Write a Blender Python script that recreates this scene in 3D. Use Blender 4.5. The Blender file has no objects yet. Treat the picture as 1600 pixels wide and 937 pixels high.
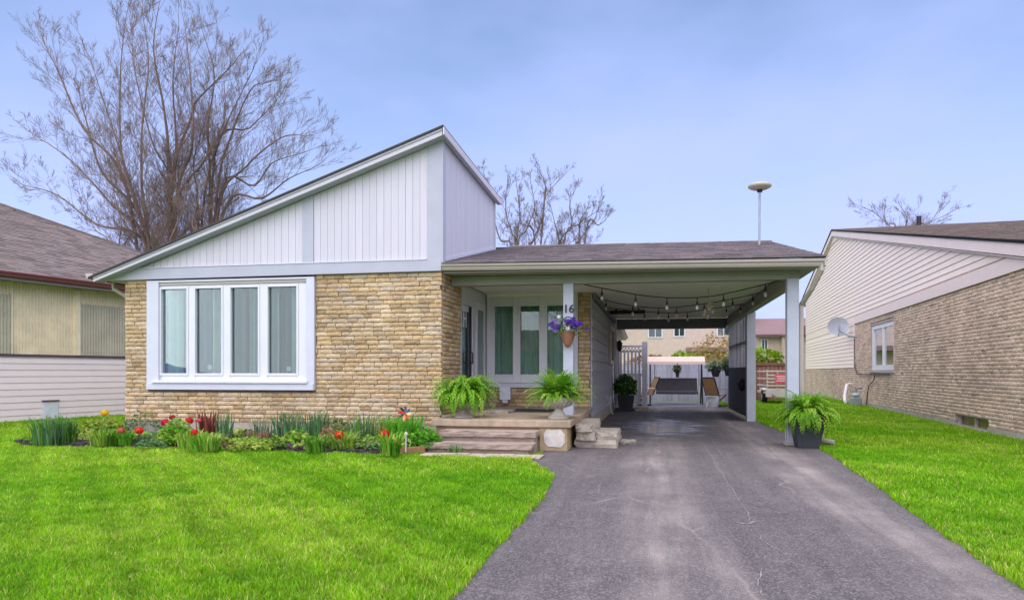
import bpy, math, random
import numpy as np
from mathutils import Vector, Matrix, Euler

scene = bpy.context.scene
COL = scene.collection
R = math.radians
random.seed(7)
RNG = np.random.default_rng(11)

# ------------------------------------------------------------------ camera
CAM_H = 1.23
FPX = 1085.0                      # focal length in photograph pixels (1600 wide)
PX0, PY0 = 830.0, 581.0           # principal point / horizon
YAW = math.atan((1025 - PX0) / FPX)
cam_d = bpy.data.cameras.new('camera')
cam = bpy.data.objects.new('camera', cam_d)
COL.objects.link(cam)
cam.location = (0, 0, CAM_H)
cam.rotation_euler = (R(90), 0, YAW)
cam_d.sensor_width = 36.0
cam_d.lens = FPX / 1600 * 36.0
cam_d.shift_x = -(PX0 - 800) / 1600
cam_d.shift_y = (PY0 - 468.5) / 1600
cam_d.clip_start = 0.05
cam_d.clip_end = 3000
scene.camera = cam

# ------------------------------------------------------------------ sky
TO_SUN = Vector((-0.10, -0.48, 0.84)).normalized()
world = bpy.data.worlds.new('World')
scene.world = world
world.use_nodes = True
nt = world.node_tree
bg = nt.nodes['Background']
sky = nt.nodes.new('ShaderNodeTexSky')
sky.sky_type = 'NISHITA'
sky.sun_disc = False
sky.sun_elevation = math.asin(TO_SUN.z)
sky.sun_rotation = math.atan2(TO_SUN.x, TO_SUN.y)
sky.air_density = 1.0
sky.dust_density = 0.15
sky.ozone_density = 2.0
tc = nt.nodes.new('ShaderNodeTexCoord')
mp = nt.nodes.new('ShaderNodeMapping')
mp.inputs['Scale'].default_value = (1.0, 1.0, 2.2)
nz = nt.nodes.new('ShaderNodeTexNoise')
nz.inputs['Scale'].default_value = 2.4
nz.inputs['Detail'].default_value = 5.0
nz.inputs['Roughness'].default_value = 0.5
rp = nt.nodes.new('ShaderNodeMapRange')
rp.inputs[1].default_value = 0.30
rp.inputs[2].default_value = 0.70
rp.inputs[3].default_value = -0.22
rp.inputs[4].default_value = 0.36
veil = nt.nodes.new('ShaderNodeMix')
veil.data_type = 'RGBA'
veil.inputs['B'].default_value = (3.05, 3.5, 6.5, 1)     # thin overcast veil
nt.links.new(tc.outputs['Generated'], mp.inputs['Vector'])
nt.links.new(mp.outputs['Vector'], nz.inputs['Vector'])
nt.links.new(nz.outputs['Fac'], rp.inputs[0])
sep = nt.nodes.new('ShaderNodeSeparateXYZ')       # the veil thickens towards the horizon
nt.links.new(tc.outputs['Generated'], sep.inputs[0])
el = nt.nodes.new('ShaderNodeMapRange')
el.interpolation_type = 'SMOOTHSTEP'
el.inputs[1].default_value = 0.02
el.inputs[2].default_value = 0.52
el.inputs[3].default_value = 0.95
el.inputs[4].default_value = 0.12
nt.links.new(sep.outputs['Z'], el.inputs[0])
vf = nt.nodes.new('ShaderNodeMath'); vf.operation = 'ADD'; vf.use_clamp = True
nt.links.new(rp.outputs[0], vf.inputs[0]); nt.links.new(el.outputs[0], vf.inputs[1])
nt.links.new(vf.outputs[0], veil.inputs['Factor'])
nt.links.new(sky.outputs['Color'], veil.inputs['A'])
nt.links.new(veil.outputs['Result'], bg.inputs['Color'])
bg.inputs['Strength'].default_value = 0.128

# ------------------------------------------------------------------ sun
sun_d = bpy.data.lights.new('sun', 'SUN')
sun_d.energy = 3.7
sun_d.angle = R(125)
sun_d.color = (1.0, 0.935, 0.915)
sun = bpy.data.objects.new('sun', sun_d)
COL.objects.link(sun)
sun.rotation_euler = (-TO_SUN).to_track_quat('-Z', 'Y').to_euler()
sun.location = (-6, -8, 14)

vs = scene.view_settings
vs.view_transform = 'Standard'
vs.look = 'None'
vs.gamma = 1.0
vs.exposure = 0.66
vs.use_curve_mapping = False
scene.render.engine = 'CYCLES'
scene.cycles.max_bounces = 8
scene.cycles.transparent_max_bounces = 12

# ------------------------------------------------------------------ photograph ray helpers
_ca, _sa = math.cos(YAW), math.sin(YAW)
def ray(px, py):
    u = (px - PX0) / FPX
    return (u * _ca - _sa, _ca + u * _sa, (PY0 - py) / FPX)
def AY(px, py, y):
    d = ray(px, py); t = y / d[1]
    return Vector((d[0] * t, y, CAM_H + d[2] * t))
def AZ(px, py, z=0.0):
    d = ray(px, py); t = (z - CAM_H) / d[2]
    return Vector((d[0] * t, d[1] * t, z))

# ------------------------------------------------------------------ mesh builder
ORG = {}
class MB:
    def __init__(self):
        self.v = []; self.f = []; self.c = []; self.cur = None
    def add(self, vs, fs, c=None):
        b = len(self.v)
        self.v.extend(tuple(p) for p in vs)
        for q in fs:
            self.f.append(tuple(b + i for i in q))
            self.c.append(self.cur if c is None else c)
        return self
    def box(self, x0, x1, y0, y1, z0, z1, c=None):
        vs = [(x0,y0,z0),(x1,y0,z0),(x1,y1,z0),(x0,y1,z0),(x0,y0,z1),(x1,y0,z1),(x1,y1,z1),(x0,y1,z1)]
        return self.add(vs, [(0,3,2,1),(4,5,6,7),(0,1,5,4),(1,2,6,5),(2,3,7,6),(3,0,4,7)], c)
    def obox(self, cen, size, mat=None, c=None):
        hx, hy, hz = size[0]/2, size[1]/2, size[2]/2
        vs = [Vector((sx*hx, sy*hy, sz*hz)) for sz in (-1,1) for sx, sy in ((-1,-1),(1,-1),(1,1),(-1,1))]
        if mat is not None: vs = [mat @ p for p in vs]
        vs = [p + Vector(cen) for p in vs]
        return self.add(vs, [(0,3,2,1),(4,5,6,7),(0,1,5,4),(1,2,6,5),(2,3,7,6),(3,0,4,7)], c)
    def hexa(self, a, b, c=None):
        """a,b: two quads (4 pts each) facing each other"""
        return self.add(list(a)+list(b), [(3,2,1,0),(4,5,6,7),(0,1,5,4),(1,2,6,5),(2,3,7,6),(3,0,4,7)], c)
    def prism(self, poly, d, c=None):
        """poly: 3d points of a planar polygon, extruded by vector d"""
        n = len(poly); d = Vector(d)
        a = [Vector(p) for p in poly]; b = [p + d for p in a]
        fs = [tuple(reversed(range(n))), tuple(range(n, 2*n))]
        fs += [(i, (i+1) % n, n + (i+1) % n, n + i) for i in range(n)]
        return self.add(a + b, fs, c)
    def tube(self, pts, rad, n=6, cap=True, c=None):
        pts = [Vector(p) for p in pts]
        if not hasattr(rad, '__len__'): rad = [rad]*len(pts)
        vs = []; up = None
        for i, p in enumerate(pts):
            t = (pts[min(i+1, len(pts)-1)] - pts[max(i-1, 0)])
            if t.length < 1e-9: t = Vector((0,0,1))
            t.normalize()
            if up is None:
                up = Vector((1,0,0)) if abs(t.x) < 0.8 else Vector((0,1,0))
            s = t.cross(up)
            if s.length < 1e-6: s = t.orthogonal()
            s.normalize(); up = s.cross(t); up.normalize()
            for k in range(n):
                a = 2*math.pi*k/n
                vs.append(p + (s*math.cos(a) + up*math.sin(a))*rad[i])
        fs = []
        for i in range(len(pts)-1):
            for k in range(n):
                fs.append((i*n+k, i*n+(k+1) % n, (i+1)*n+(k+1) % n, (i+1)*n+k))
        if cap:
            fs.append(tuple(reversed(range(n)))); m = (len(pts)-1)*n
            fs.append(tuple(range(m, m+n)))
        return self.add(vs, fs, c)
    def lathe(self, prof, cen=(0,0,0), n=20, c=None, sq=0.0):
        """prof: list of (radius, z)"""
        vs = []
        for r, z in prof:
            for k in range(n):
                a = 2*math.pi*k/n
                vs.append((cen[0]+r*math.cos(a), cen[1]+r*math.sin(a), cen[2]+z))
        fs = []
        for i in range(len(prof)-1):
            for k in range(n):
                fs.append((i*n+k, i*n+(k+1) % n, (i+1)*n+(k+1) % n, (i+1)*n+k))
        fs.append(tuple(reversed(range(n)))); m = (len(prof)-1)*n
        fs.append(tuple(range(m, m+n)))
        return self.add(vs, fs, c)
    def build(self, name, mat, parent=None, smooth=False, kind=None, bevel=0):
        me = bpy.data.meshes.new(name)
        org = ORG.get(parent, Vector((0,0,0))) if parent is not None else Vector((0,0,0))
        va = np.array(self.v, dtype=np.float64).reshape(-1, 3) - np.array(org)
        me.from_pydata(va.tolist(), [], self.f)
        if any(x is not None for x in self.c):
            at = me.color_attributes.new('tint', 'FLOAT_COLOR', 'CORNER')
            tot = [p.loop_total for p in me.polygons]
            cc = np.array([(x if x is not None else (1,1,1)) for x in self.c], dtype=np.float32)
            cc = np.repeat(np.hstack([cc, np.ones((len(cc),1), np.float32)]), tot, axis=0)
            at.data.foreach_set('color', cc.ravel())
        me.update()
        if smooth:
            me.polygons.foreach_set('use_smooth', [True]*len(me.polygons))
        if isinstance(mat, str): mat = M[mat]
        me.materials.append(mat)
        o = bpy.data.objects.new(name, me)
        COL.objects.link(o)
        if bevel:
            md = o.modifiers.new('bevel', 'BEVEL'); md.width = bevel; md.segments = 2; md.limit_method = 'ANGLE'
        if parent is not None:
            o.parent = parent
        ORG[o] = org
        if kind: o['kind'] = kind
        return o

def thing(name, label, cat, loc=(0,0,0), group=None):
    o = bpy.data.objects.new(name, None)
    COL.objects.link(o)
    o.location = loc
    o.empty_display_size = 0.2
    ORG[o] = Vector(loc)
    o['label'] = label; o['category'] = cat
    if group: o['group'] = group
    return o
def tag(o, label, cat, group=None):
    o['label'] = label; o['category'] = cat
    if group: o['group'] = group
    return o
def part(name, mat, parent, *a, **k):
    """one-box part"""
    kw = {q: k[q] for q in ('smooth', 'kind', 'bevel') if q in k}
    return MB().box(*a).build(name, mat, parent, **kw)

# ------------------------------------------------------------------ materials
M = {}
def base_nodes(name):
    m = bpy.data.materials.new(name); m.use_nodes = True
    n = m.node_tree.nodes; l = m.node_tree.links
    return m, n, l, n['Principled BSDF']
def mat(name, col, rough=0.7, var=0.12, scale=5.0, bump=0.15, bscale=60.0, metal=0.0, spec=0.4, tint=False, dirt=0.0, dirtcol=(0.2,0.16,0.11), stretch=(1,1,1), objrand=0.0, transl=0.0):
    m, n, l, p = base_nodes(name)
    t = n.new('ShaderNodeNewGeometry')
    mp = n.new('ShaderNodeMapping'); mp.inputs['Scale'].default_value = stretch
    l.new(t.outputs['Position'], mp.inputs['Vector'])
    nz = n.new('ShaderNodeTexNoise'); nz.inputs['Scale'].default_value = scale; nz.inputs['Detail'].default_value = 6
    l.new(mp.outputs['Vector'], nz.inputs['Vector'])
    mr = n.new('ShaderNodeMapRange'); mr.inputs[1].default_value = 0.25; mr.inputs[2].default_value = 0.75
    mr.inputs[3].default_value = 1 - var; mr.inputs[4].default_value = 1 + var
    l.new(nz.outputs['Fac'], mr.inputs[0])
    mul = n.new('ShaderNodeMix'); mul.data_type = 'RGBA'; mul.blend_type = 'MULTIPLY'; mul.inputs['Factor'].default_value = 1
    mul.inputs['A'].default_value = (*col, 1)
    l.new(mr.outputs[0], mul.inputs['B'])
    out = mul.outputs['Result']
    if tint:
        a = n.new('ShaderNodeAttribute'); a.attribute_name = 'tint'
        m2 = n.new('ShaderNodeMix'); m2.data_type = 'RGBA'; m2.blend_type = 'MULTIPLY'; m2.inputs['Factor'].default_value = 1
        l.new(out, m2.inputs['A']); l.new(a.outputs['Color'], m2.inputs['B']); out = m2.outputs['Result']
    if objrand:
        oi = n.new('ShaderNodeObjectInfo')
        r2 = n.new('ShaderNodeMapRange'); r2.inputs[3].default_value = 1 - objrand; r2.inputs[4].default_value = 1 + objrand
        l.new(oi.outputs['Random'], r2.inputs[0])
        m4 = n.new('ShaderNodeMix'); m4.data_type = 'RGBA'; m4.blend_type = 'MULTIPLY'; m4.inputs['Factor'].default_value = 1
        l.new(out, m4.inputs['A']); l.new(r2.outputs[0], m4.inputs['B']); out = m4.outputs['Result']
    if dirt:
        d = n.new('ShaderNodeTexNoise'); d.inputs['Scale'].default_value = 1.7; d.inputs['Detail'].default_value = 9; d.inputs['Roughness'].default_value = 0.7
        l.new(t.outputs['Position'], d.inputs['Vector'])
        dr = n.new('ShaderNodeMapRange'); dr.inputs[1].default_value = 0.48; dr.inputs[2].default_value = 0.72; dr.inputs[4].default_value = dirt
        l.new(d.outputs['Fac'], dr.inputs[0])
        m3 = n.new('ShaderNodeMix'); m3.data_type = 'RGBA'; m3.inputs['B'].default_value = (*dirtcol, 1)
        l.new(dr.outputs[0], m3.inputs['Factor']); l.new(out, m3.inputs['A']); out = m3.outputs['Result']
    l.new(out, p.inputs['Base Color'])
    p.inputs['Roughness'].default_value = rough
    p.inputs['Metallic'].default_value = metal
    p.inputs['Specular IOR Level'].default_value = spec
    if bump:
        b = n.new('ShaderNodeTexNoise'); b.inputs['Scale'].default_value = bscale; b.inputs['Detail'].default_value = 5
        l.new(mp.outputs['Vector'], b.inputs['Vector'])
        bn = n.new('ShaderNodeBump'); bn.inputs['Strength'].default_value = bump; bn.inputs['Distance'].default_value = 0.02
        l.new(b.outputs['Fac'], bn.inputs['Height']); l.new(bn.outputs['Normal'], p.inputs['Normal'])
    if transl:
        tr = n.new('ShaderNodeBsdfTranslucent'); l.new(out, tr.inputs['Color'])
        mx = n.new('ShaderNodeMixShader'); mx.inputs[0].default_value = transl
        l.new(p.outputs[0], mx.inputs[1]); l.new(tr.outputs[0], mx.inputs[2])
        l.new(mx.outputs[0], n['Material Output'].inputs['Surface'])
    M[name] = m
    return m

def ramp_mat(name, cols, rough=0.9, bump=0.5, bscale=70.0, var=0.18, nscale=28.0):
    """masonry unit: colour picked per piece (object random + per-face tint) from a ramp"""
    m, n, l, p = base_nodes(name)
    oi = n.new('ShaderNodeObjectInfo')
    a = n.new('ShaderNodeAttribute'); a.attribute_name = 'tint'
    ad = n.new('ShaderNodeMath'); ad.operation = 'ADD'
    l.new(oi.outputs['Random'], ad.inputs[0]); l.new(a.outputs['Fac'], ad.inputs[1])
    fr = n.new('ShaderNodeMath'); fr.operation = 'FRACT'; l.new(ad.outputs[0], fr.inputs[0])
    cr = n.new('ShaderNodeValToRGB'); cr.color_ramp.interpolation = 'CONSTANT'
    e = cr.color_ramp.elements
    for i, c in enumerate(cols):
        q = e[i] if i < 2 else e.new(i/len(cols))
        q.position = i/len(cols); q.color = (*c, 1)
    l.new(fr.outputs[0], cr.inputs['Fac'])
    g = n.new('ShaderNodeNewGeometry')
    nz = n.new('ShaderNodeTexNoise'); nz.inputs['Scale'].default_value = nscale; nz.inputs['Detail'].default_value = 6; nz.inputs['Roughness'].default_value = 0.65
    l.new(g.outputs['Position'], nz.inputs['Vector'])
    mr = n.new('ShaderNodeMapRange'); mr.inputs[1].default_value = 0.3; mr.inputs[2].default_value = 0.7
    mr.inputs[3].default_value = 1-var; mr.inputs[4].default_value = 1+var
    l.new(nz.outputs['Fac'], mr.inputs[0])
    n2 = n.new('ShaderNodeTexNoise'); n2.inputs['Scale'].default_value = 1.1; n2.inputs['Detail'].default_value = 4
    l.new(g.outputs['Position'], n2.inputs['Vector'])
    m2r = n.new('ShaderNodeMapRange'); m2r.inputs[1].default_value = 0.3; m2r.inputs[2].default_value = 0.7
    m2r.inputs[3].default_value = 0.86; m2r.inputs[4].default_value = 1.12
    l.new(n2.outputs['Fac'], m2r.inputs[0])
    mm = n.new('ShaderNodeMath'); mm.operation = 'MULTIPLY'; l.new(mr.outputs[0], mm.inputs[0]); l.new(m2r.outputs[0], mm.inputs[1])
    mx = n.new('ShaderNodeMix'); mx.data_type = 'RGBA'; mx.blend_type = 'MULTIPLY'; mx.inputs['Factor'].default_value = 1
    l.new(cr.outputs['Color'], mx.inputs['A']); l.new(mm.outputs[0], mx.inputs['B'])
    l.new(mx.outputs['Result'], p.inputs['Base Color'])
    p.inputs['Roughness'].default_value = rough; p.inputs['Specular IOR Level'].default_value = 0.2
    b = n.new('ShaderNodeTexNoise'); b.inputs['Scale'].default_value = bscale; b.inputs['Detail'].default_value = 6
    l.new(g.outputs['Position'], b.inputs['Vector'])
    bn = n.new('ShaderNodeBump'); bn.inputs['Strength'].default_value = bump; bn.inputs['Distance'].default_value = 0.02
    l.new(b.outputs['Fac'], bn.inputs['Height']); l.new(bn.outputs['Normal'], p.inputs['Normal'])
    M[name] = m
    return m

def leaf_mat(name, transl=0.35, rough=0.55, objrand=0.0):
    """leaf colour comes from the per-leaf tint"""
    m, n, l, p = base_nodes(name)
    a = n.new('ShaderNodeAttribute'); a.attribute_name = 'tint'
    l.new(a.outputs['Color'], p.inputs['Base Color'])
    p.inputs['Roughness'].default_value = rough; p.inputs['Specular IOR Level'].default_value = 0.25
    tr = n.new('ShaderNodeBsdfTranslucent'); l.new(a.outputs['Color'], tr.inputs['Color'])
    mx = n.new('ShaderNodeMixShader'); mx.inputs[0].default_value = transl
    l.new(p.outputs[0], mx.inputs[1]); l.new(tr.outputs[0], mx.inputs[2])
    l.new(mx.outputs[0], n['Material Output'].inputs['Surface'])
    M[name] = m
    return m

def glass_mat(name, tintc=(0.80,0.88,0.86), strength=1.0, rough=0.01):
    m, n, l, p = base_nodes(name)
    n.remove(p)
    tr = n.new('ShaderNodeBsdfTransparent'); tr.inputs['Color'].default_value = (*tintc, 1)
    gl = n.new('ShaderNodeBsdfGlossy'); gl.inputs['Roughness'].default_value = rough; gl.inputs['Color'].default_value = (0.95,0.97,1,1)
    fr = n.new('ShaderNodeFresnel'); fr.inputs['IOR'].default_value = 1.6
    mu = n.new('ShaderNodeMath'); mu.operation = 'MULTIPLY'; mu.inputs[1].default_value = strength; mu.use_clamp = True
    l.new(fr.outputs[0], mu.inputs[0])
    g = n.new('ShaderNodeNewGeometry')
    nz = n.new('ShaderNodeTexNoise'); nz.inputs['Scale'].default_value = 1.6
    l.new(g.outputs['Position'], nz.inputs['Vector'])
    bn = n.new('ShaderNodeBump'); bn.inputs['Strength'].default_value = 0.012; bn.inputs['Distance'].default_value = 0.05
    l.new(nz.outputs['Fac'], bn.inputs['Height']); l.new(bn.outputs['Normal'], gl.inputs['Normal'])
    mx = n.new('ShaderNodeMixShader')
    l.new(mu.outputs[0], mx.inputs[0]); l.new(tr.outputs[0], mx.inputs[1]); l.new(gl.outputs[0], mx.inputs[2])
    l.new(mx.outputs[0], n['Material Output'].inputs['Surface'])
    M[name] = m
    return m

def asphalt_mat():
    m, n, l, p = base_nodes('asphalt')
    g = n.new('ShaderNodeNewGeometry')
    def noise(scale, det=6, rough=0.55, vec=None):
        q = n.new('ShaderNodeTexNoise'); q.inputs['Scale'].default_value = scale; q.inputs['Detail'].default_value = det; q.inputs['Roughness'].default_value = rough
        l.new(vec or g.outputs['Position'], q.inputs['Vector']); return q.outputs['Fac']
    def mrange(src, a, b, c, d):
        q = n.new('ShaderNodeMapRange'); q.inputs[1].default_value = a; q.inputs[2].default_value = b; q.inputs[3].default_value = c; q.inputs[4].default_value = d
        l.new(src, q.inputs[0]); return q.outputs[0]
    def mth(op, a, b):
        q = n.new('ShaderNodeMath'); q.operation = op
        for i, s in enumerate((a, b)):
            if isinstance(s, (int, float)): q.inputs[i].default_value = s
            else: l.new(s, q.inputs[i])
        return q.outputs[0]
    def mix(f, A, B):
        q = n.new('ShaderNodeMix'); q.data_type = 'RGBA'
        l.new(f, q.inputs['Factor']) if not isinstance(f, float) else setattr(q.inputs['Factor'], 'default_value', f)
        for s, k in ((A, 'A'), (B, 'B')):
            if isinstance(s, tuple): q.inputs[k].default_value = (*s, 1)
            else: l.new(s, q.inputs[k])
        return q.outputs['Result']
    # two worn, paler wheel tracks running along the drive
    sx = n.new('ShaderNodeSeparateXYZ'); l.new(g.outputs['Position'], sx.inputs[0])
    wob = mth('MULTIPLY', noise(0.5, 3), 0.8)
    xx = mth('ADD', sx.outputs['X'], wob)
    t1 = mrange(mth('ABSOLUTE', mth('SUBTRACT', xx, 0.45), 0), 0.0, 0.55, 1.0, 0.0)
    t2 = mrange(mth('ABSOLUTE', mth('SUBTRACT', xx, 2.15), 0), 0.0, 0.50, 1.0, 0.0)
    tr = mth('MULTIPLY', mth('MAXIMUM', t1, t2), mrange(noise(1.3, 8, 0.7), 0.3, 0.7, 0.25, 1.0))
    st_ = n.new('ShaderNodeMapping'); st_.inputs['Scale'].default_value = (4.5, 0.35, 1); l.new(g.outputs['Position'], st_.inputs['Vector'])
    streak = mrange(noise(1.0, 7, 0.65, st_.outputs['Vector']), 0.42, 0.66, 0.0, 1.0)
    tr = mth('MULTIPLY', tr, mth('ADD', 0.45, mth('MULTIPLY', streak, 0.75)))
    c = mix(tr, (0.084, 0.071, 0.073), (0.42, 0.35, 0.305))
    c = mix(mth('MULTIPLY', streak, 0.22), c, (0.30, 0.25, 0.235))
    c = mix(mrange(noise(0.9, 5), 0.42, 0.62, 0.0, 0.45), c, (0.06, 0.051, 0.056))
    c = mix(mrange(noise(3.0, 9, 0.75), 0.55, 0.75, 0.0, 0.5), c, (0.33, 0.275, 0.255))
    # aggregate speckle
    vo = n.new('ShaderNodeTexVoronoi'); vo.inputs['Scale'].default_value = 85; l.new(g.outputs['Position'], vo.inputs['Vector'])
    c = mix(mrange(vo.outputs['Color'], 0.45, 0.95, 0.0, 0.42), c, (0.41, 0.355, 0.33))
    c = mix(mrange(noise(150, 2), 0.5, 0.62, 0.0, 0.65), c, (0.03, 0.026, 0.03))
    # cracks
    cm = n.new('ShaderNodeMapping'); cm.inputs['Scale'].default_value = (0.6, 0.32, 1); cm.inputs['Rotation'].default_value = (0, 0, 0.35)
    dst = n.new('ShaderNodeMix'); dst.data_type = 'VECTOR'; dst.inputs['Factor'].default_value = 0.22
    nd = n.new('ShaderNodeTexNoise'); nd.inputs['Scale'].default_value = 1.8; nd.inputs['Detail'].default_value = 5
    l.new(g.outputs['Position'], nd.inputs['Vector'])
    l.new(g.outputs['Position'], dst.inputs['A']); l.new(nd.outputs['Color'], dst.inputs['B'])
    l.new(dst.outputs['Result'], cm.inputs['Vector'])
    vc = n.new('ShaderNodeTexVoronoi'); vc.feature = 'DISTANCE_TO_EDGE'; vc.inputs['Scale'].default_value = 0.9
    l.new(cm.outputs['Vector'], vc.inputs['Vector'])
    crack = mth('MULTIPLY', mrange(vc.outputs['Distance'], 0.0, 0.008, 1.0, 0.0), mrange(noise(0.7, 2), 0.45, 0.6, 0.0, 0.75))
    c = mix(mth('MULTIPLY', crack, 0.6), c, (0.34, 0.29, 0.25))
    # damp patch under the carport
    dx = mth('DIVIDE', mth('SUBTRACT', sx.outputs['X'], 0.15), 1.25)
    dy = mth('DIVIDE', mth('SUBTRACT', sx.outputs['Y'], 15.6), 3.4)
    rr = mth('ADD', mth('SQRT', mth('ADD', mth('MULTIPLY', dx, dx), mth('MULTIPLY', dy, dy)), 0), mth('MULTIPLY', mth('SUBTRACT', noise(1.5, 5), 0.5), 1.6))
    wet = mrange(rr, 0.35, 0.95, 1.0, 0.0)
    c = mix(mth('MULTIPLY', wet, 0.35), c, (0.07, 0.06, 0.07))
    l.new(c, p.inputs['Base Color'])
    l.new(mrange(wet, 0.0, 1.0, 0.82, 0.13), p.inputs['Roughness'])
    p.inputs['Specular IOR Level'].default_value = 0.45
    b = n.new('ShaderNodeBump'); b.inputs['Distance'].default_value = 0.01
    l.new(mrange(wet, 0.0, 1.0, 0.55, 0.06), b.inputs['Strength'])
    l.new(noise(110, 4), b.inputs['Height']); l.new(b.outputs['Normal'], p.inputs['Normal'])
    M['asphalt'] = m
asphalt_mat()

def concrete_stain(name, col, col2, fac=0.6, scale=2.2, bump=0.4):
    return mat(name, col, 0.92, 0.16, 9, bump, 45, dirt=fac, dirtcol=col2)

mat('soil_green', (0.13, 0.25, 0.02), 0.95, 0.35, 2.0, 0.4, 30)
mat('soil', (0.05, 0.038, 0.036), 0.95, 0.3, 9, 0.8, 35)
mat('mulch', (0.055, 0.042, 0.045), 0.9, 0.3, 20, 0.4, 60, tint=True)
ramp_mat('brick', [(0.53,0.37,0.21),(0.56,0.41,0.26),(0.47,0.325,0.18),(0.58,0.445,0.295),(0.54,0.37,0.195),(0.42,0.305,0.195),(0.55,0.385,0.21),(0.51,0.40,0.29),(0.45,0.315,0.175),(0.60,0.45,0.275),(0.36,0.25,0.14),(0.54,0.40,0.26)], 0.92, 0.5, 42, 0.24, 22)
mat('mortar', (0.17, 0.125, 0.08), 0.95, 0.25, 14, 0.5, 60)
ramp_mat('neighbour_brick', [(0.60,0.45,0.345),(0.66,0.505,0.39),(0.54,0.405,0.315),(0.69,0.53,0.42),(0.62,0.46,0.35),(0.49,0.38,0.305),(0.65,0.485,0.38)], 0.93, 0.45, 50, 0.24, 30)
mat('neighbour_mortar', (0.42, 0.335, 0.28), 0.95, 0.2, 14, 0.5, 60)
concrete_stain('concrete', (0.42, 0.37, 0.31), (0.24, 0.19, 0.12), 0.6)
concrete_stain('porch_slab', (0.40, 0.30, 0.215), (0.20, 0.16, 0.085), 0.75)
concrete_stain('step_stone', (0.35, 0.265, 0.22), (0.17, 0.135, 0.10), 0.6, bump=0.8)
concrete_stain('stucco', (0.60, 0.55, 0.50), (0.42, 0.25, 0.12), 0.55)
concrete_stain('block_tan', (0.40, 0.29, 0.17), (0.22, 0.15, 0.07), 0.6)
concrete_stain('flagstone', (0.42, 0.36, 0.29), (0.24, 0.20, 0.15), 0.55, bump=1.0)
concrete_stain('urn_concrete', (0.46, 0.42, 0.37), (0.25, 0.22, 0.18), 0.5)
mat('white_siding', (0.57, 0.535, 0.60), 0.55, 0.035, 3, 0.05, 30, objrand=0.03, stretch=(4,4,0.4), dirt=0.10, dirtcol=(0.5,0.47,0.47))
mat('white_backing', (0.50, 0.48, 0.53), 0.7, 0.05)
mat('grey_trim', (0.42, 0.42, 0.495), 0.55, 0.05, 3, 0.08, 40, dirt=0.12, dirtcol=(0.42,0.42,0.45))
mat('white_vinyl', (0.66, 0.655, 0.70), 0.35, 0.03, 4, 0.02, 30)
mat('white_trim', (0.57, 0.57, 0.65), 0.45, 0.04, 4, 0.05, 30)
mat('post_paint', (0.42, 0.44, 0.51), 0.55, 0.06, 4, 0.1, 40, dirt=0.2, dirtcol=(0.30,0.30,0.30))
mat('header_paint', (0.27, 0.26, 0.225), 0.6, 0.08, 4, 0.1, 40)
mat('soffit', (0.33, 0.32, 0.30), 0.7, 0.06, 5, 0.1, 50)
mat('ceiling', (0.82, 0.80, 0.74), 0.75, 0.06, 3, 0.08, 30)
mat('gutter', (0.45, 0.39, 0.35), 0.45, 0.05, 5, 0.03, 40, dirt=0.15)
mat('dark_beam', (0.17, 0.17, 0.20), 0.65, 0.1, 4, 0.1, 40)
mat('shingle', (0.215, 0.18, 0.185), 0.95, 0.22, 30, 0.8, 120, tint=True)
mat('shingle_dark_edge', (0.06, 0.05, 0.05), 0.9, 0.2)
mat('shingle_brown', (0.195, 0.152, 0.138), 0.95, 0.2, 30, 0.8, 120, tint=True)
mat('grey_plank', (0.42, 0.42, 0.48), 0.7, 0.10, 4, 0.25, 50, objrand=0.07, stretch=(1,0.4,6))
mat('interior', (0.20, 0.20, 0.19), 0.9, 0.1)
mat('curtain', (0.58, 0.66, 0.61), 0.9, 0.10, 5, 0.1, 60, transl=0.25)
mat('curtain_light', (0.74, 0.80, 0.76), 0.9, 0.10, 5, 0.1, 60, transl=0.2)
mat('curtain_dark', (0.20, 0.23, 0.215), 0.9, 0.14, 5, 0.1, 60, transl=0.2)
glass_mat('glass', (0.76,0.87,0.82), 0.8)
glass_mat('glass_dull', (0.75,0.75,0.68), 0.18)
glass_mat('glass_dark', (0.50,0.56,0.55), 0.7)
mat('black_metal', (0.02, 0.02, 0.024), 0.4, 0.1, 10, 0.05, 50, metal=0.3)
mat('black_paint', (0.012, 0.012, 0.016), 0.5, 0.1, 10, 0, 50)
mat('slate_pot', (0.030, 0.032, 0.040), 0.7, 0.22, 18, 0.4, 60, dirt=0.15, dirtcol=(0.15,0.15,0.16))
mat('terracotta', (0.26, 0.11, 0.065), 0.85, 0.2, 12, 0.3, 60)
mat('potting', (0.04, 0.03, 0.025), 0.95, 0.3, 20, 0.6, 60)
mat('doormat', (0.035, 0.033, 0.035), 0.98, 0.3, 40, 0.8, 150)
mat('lap_pink', (0.84, 0.70, 0.615), 0.55, 0.03, 3, 0.05, 30, objrand=0.03)
mat('lap_left', (0.84, 0.71, 0.70), 0.55, 0.03, 3, 0.05, 30, objrand=0.03)
mat('trim_pink', (0.76, 0.625, 0.585), 0.55, 0.04, 3, 0.05, 30)
mat('corrugated', (0.84, 0.70, 0.49), 0.6, 0.10, 2.5, 0.05, 30, dirt=0.35, dirtcol=(0.42,0.36,0.25))
mat('corrugated_grey', (0.52, 0.47, 0.36), 0.6, 0.10, 2.5, 0.05, 30, dirt=0.3, dirtcol=(0.27,0.24,0.19))
mat('burgundy', (0.20, 0.06, 0.06), 0.35, 0.1, 5, 0.03, 40)
mat('brown_trim', (0.10, 0.06, 0.065), 0.6, 0.1, 5, 0.05, 40)
mat('purple_soffit', (0.30, 0.24, 0.26), 0.7, 0.08, 5, 0.05, 40)
mat('vent_white', (0.66, 0.68, 0.74), 0.5, 0.1, 8, 0.05, 40, dirt=0.4, dirtcol=(0.5,0.48,0.45))
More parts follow.
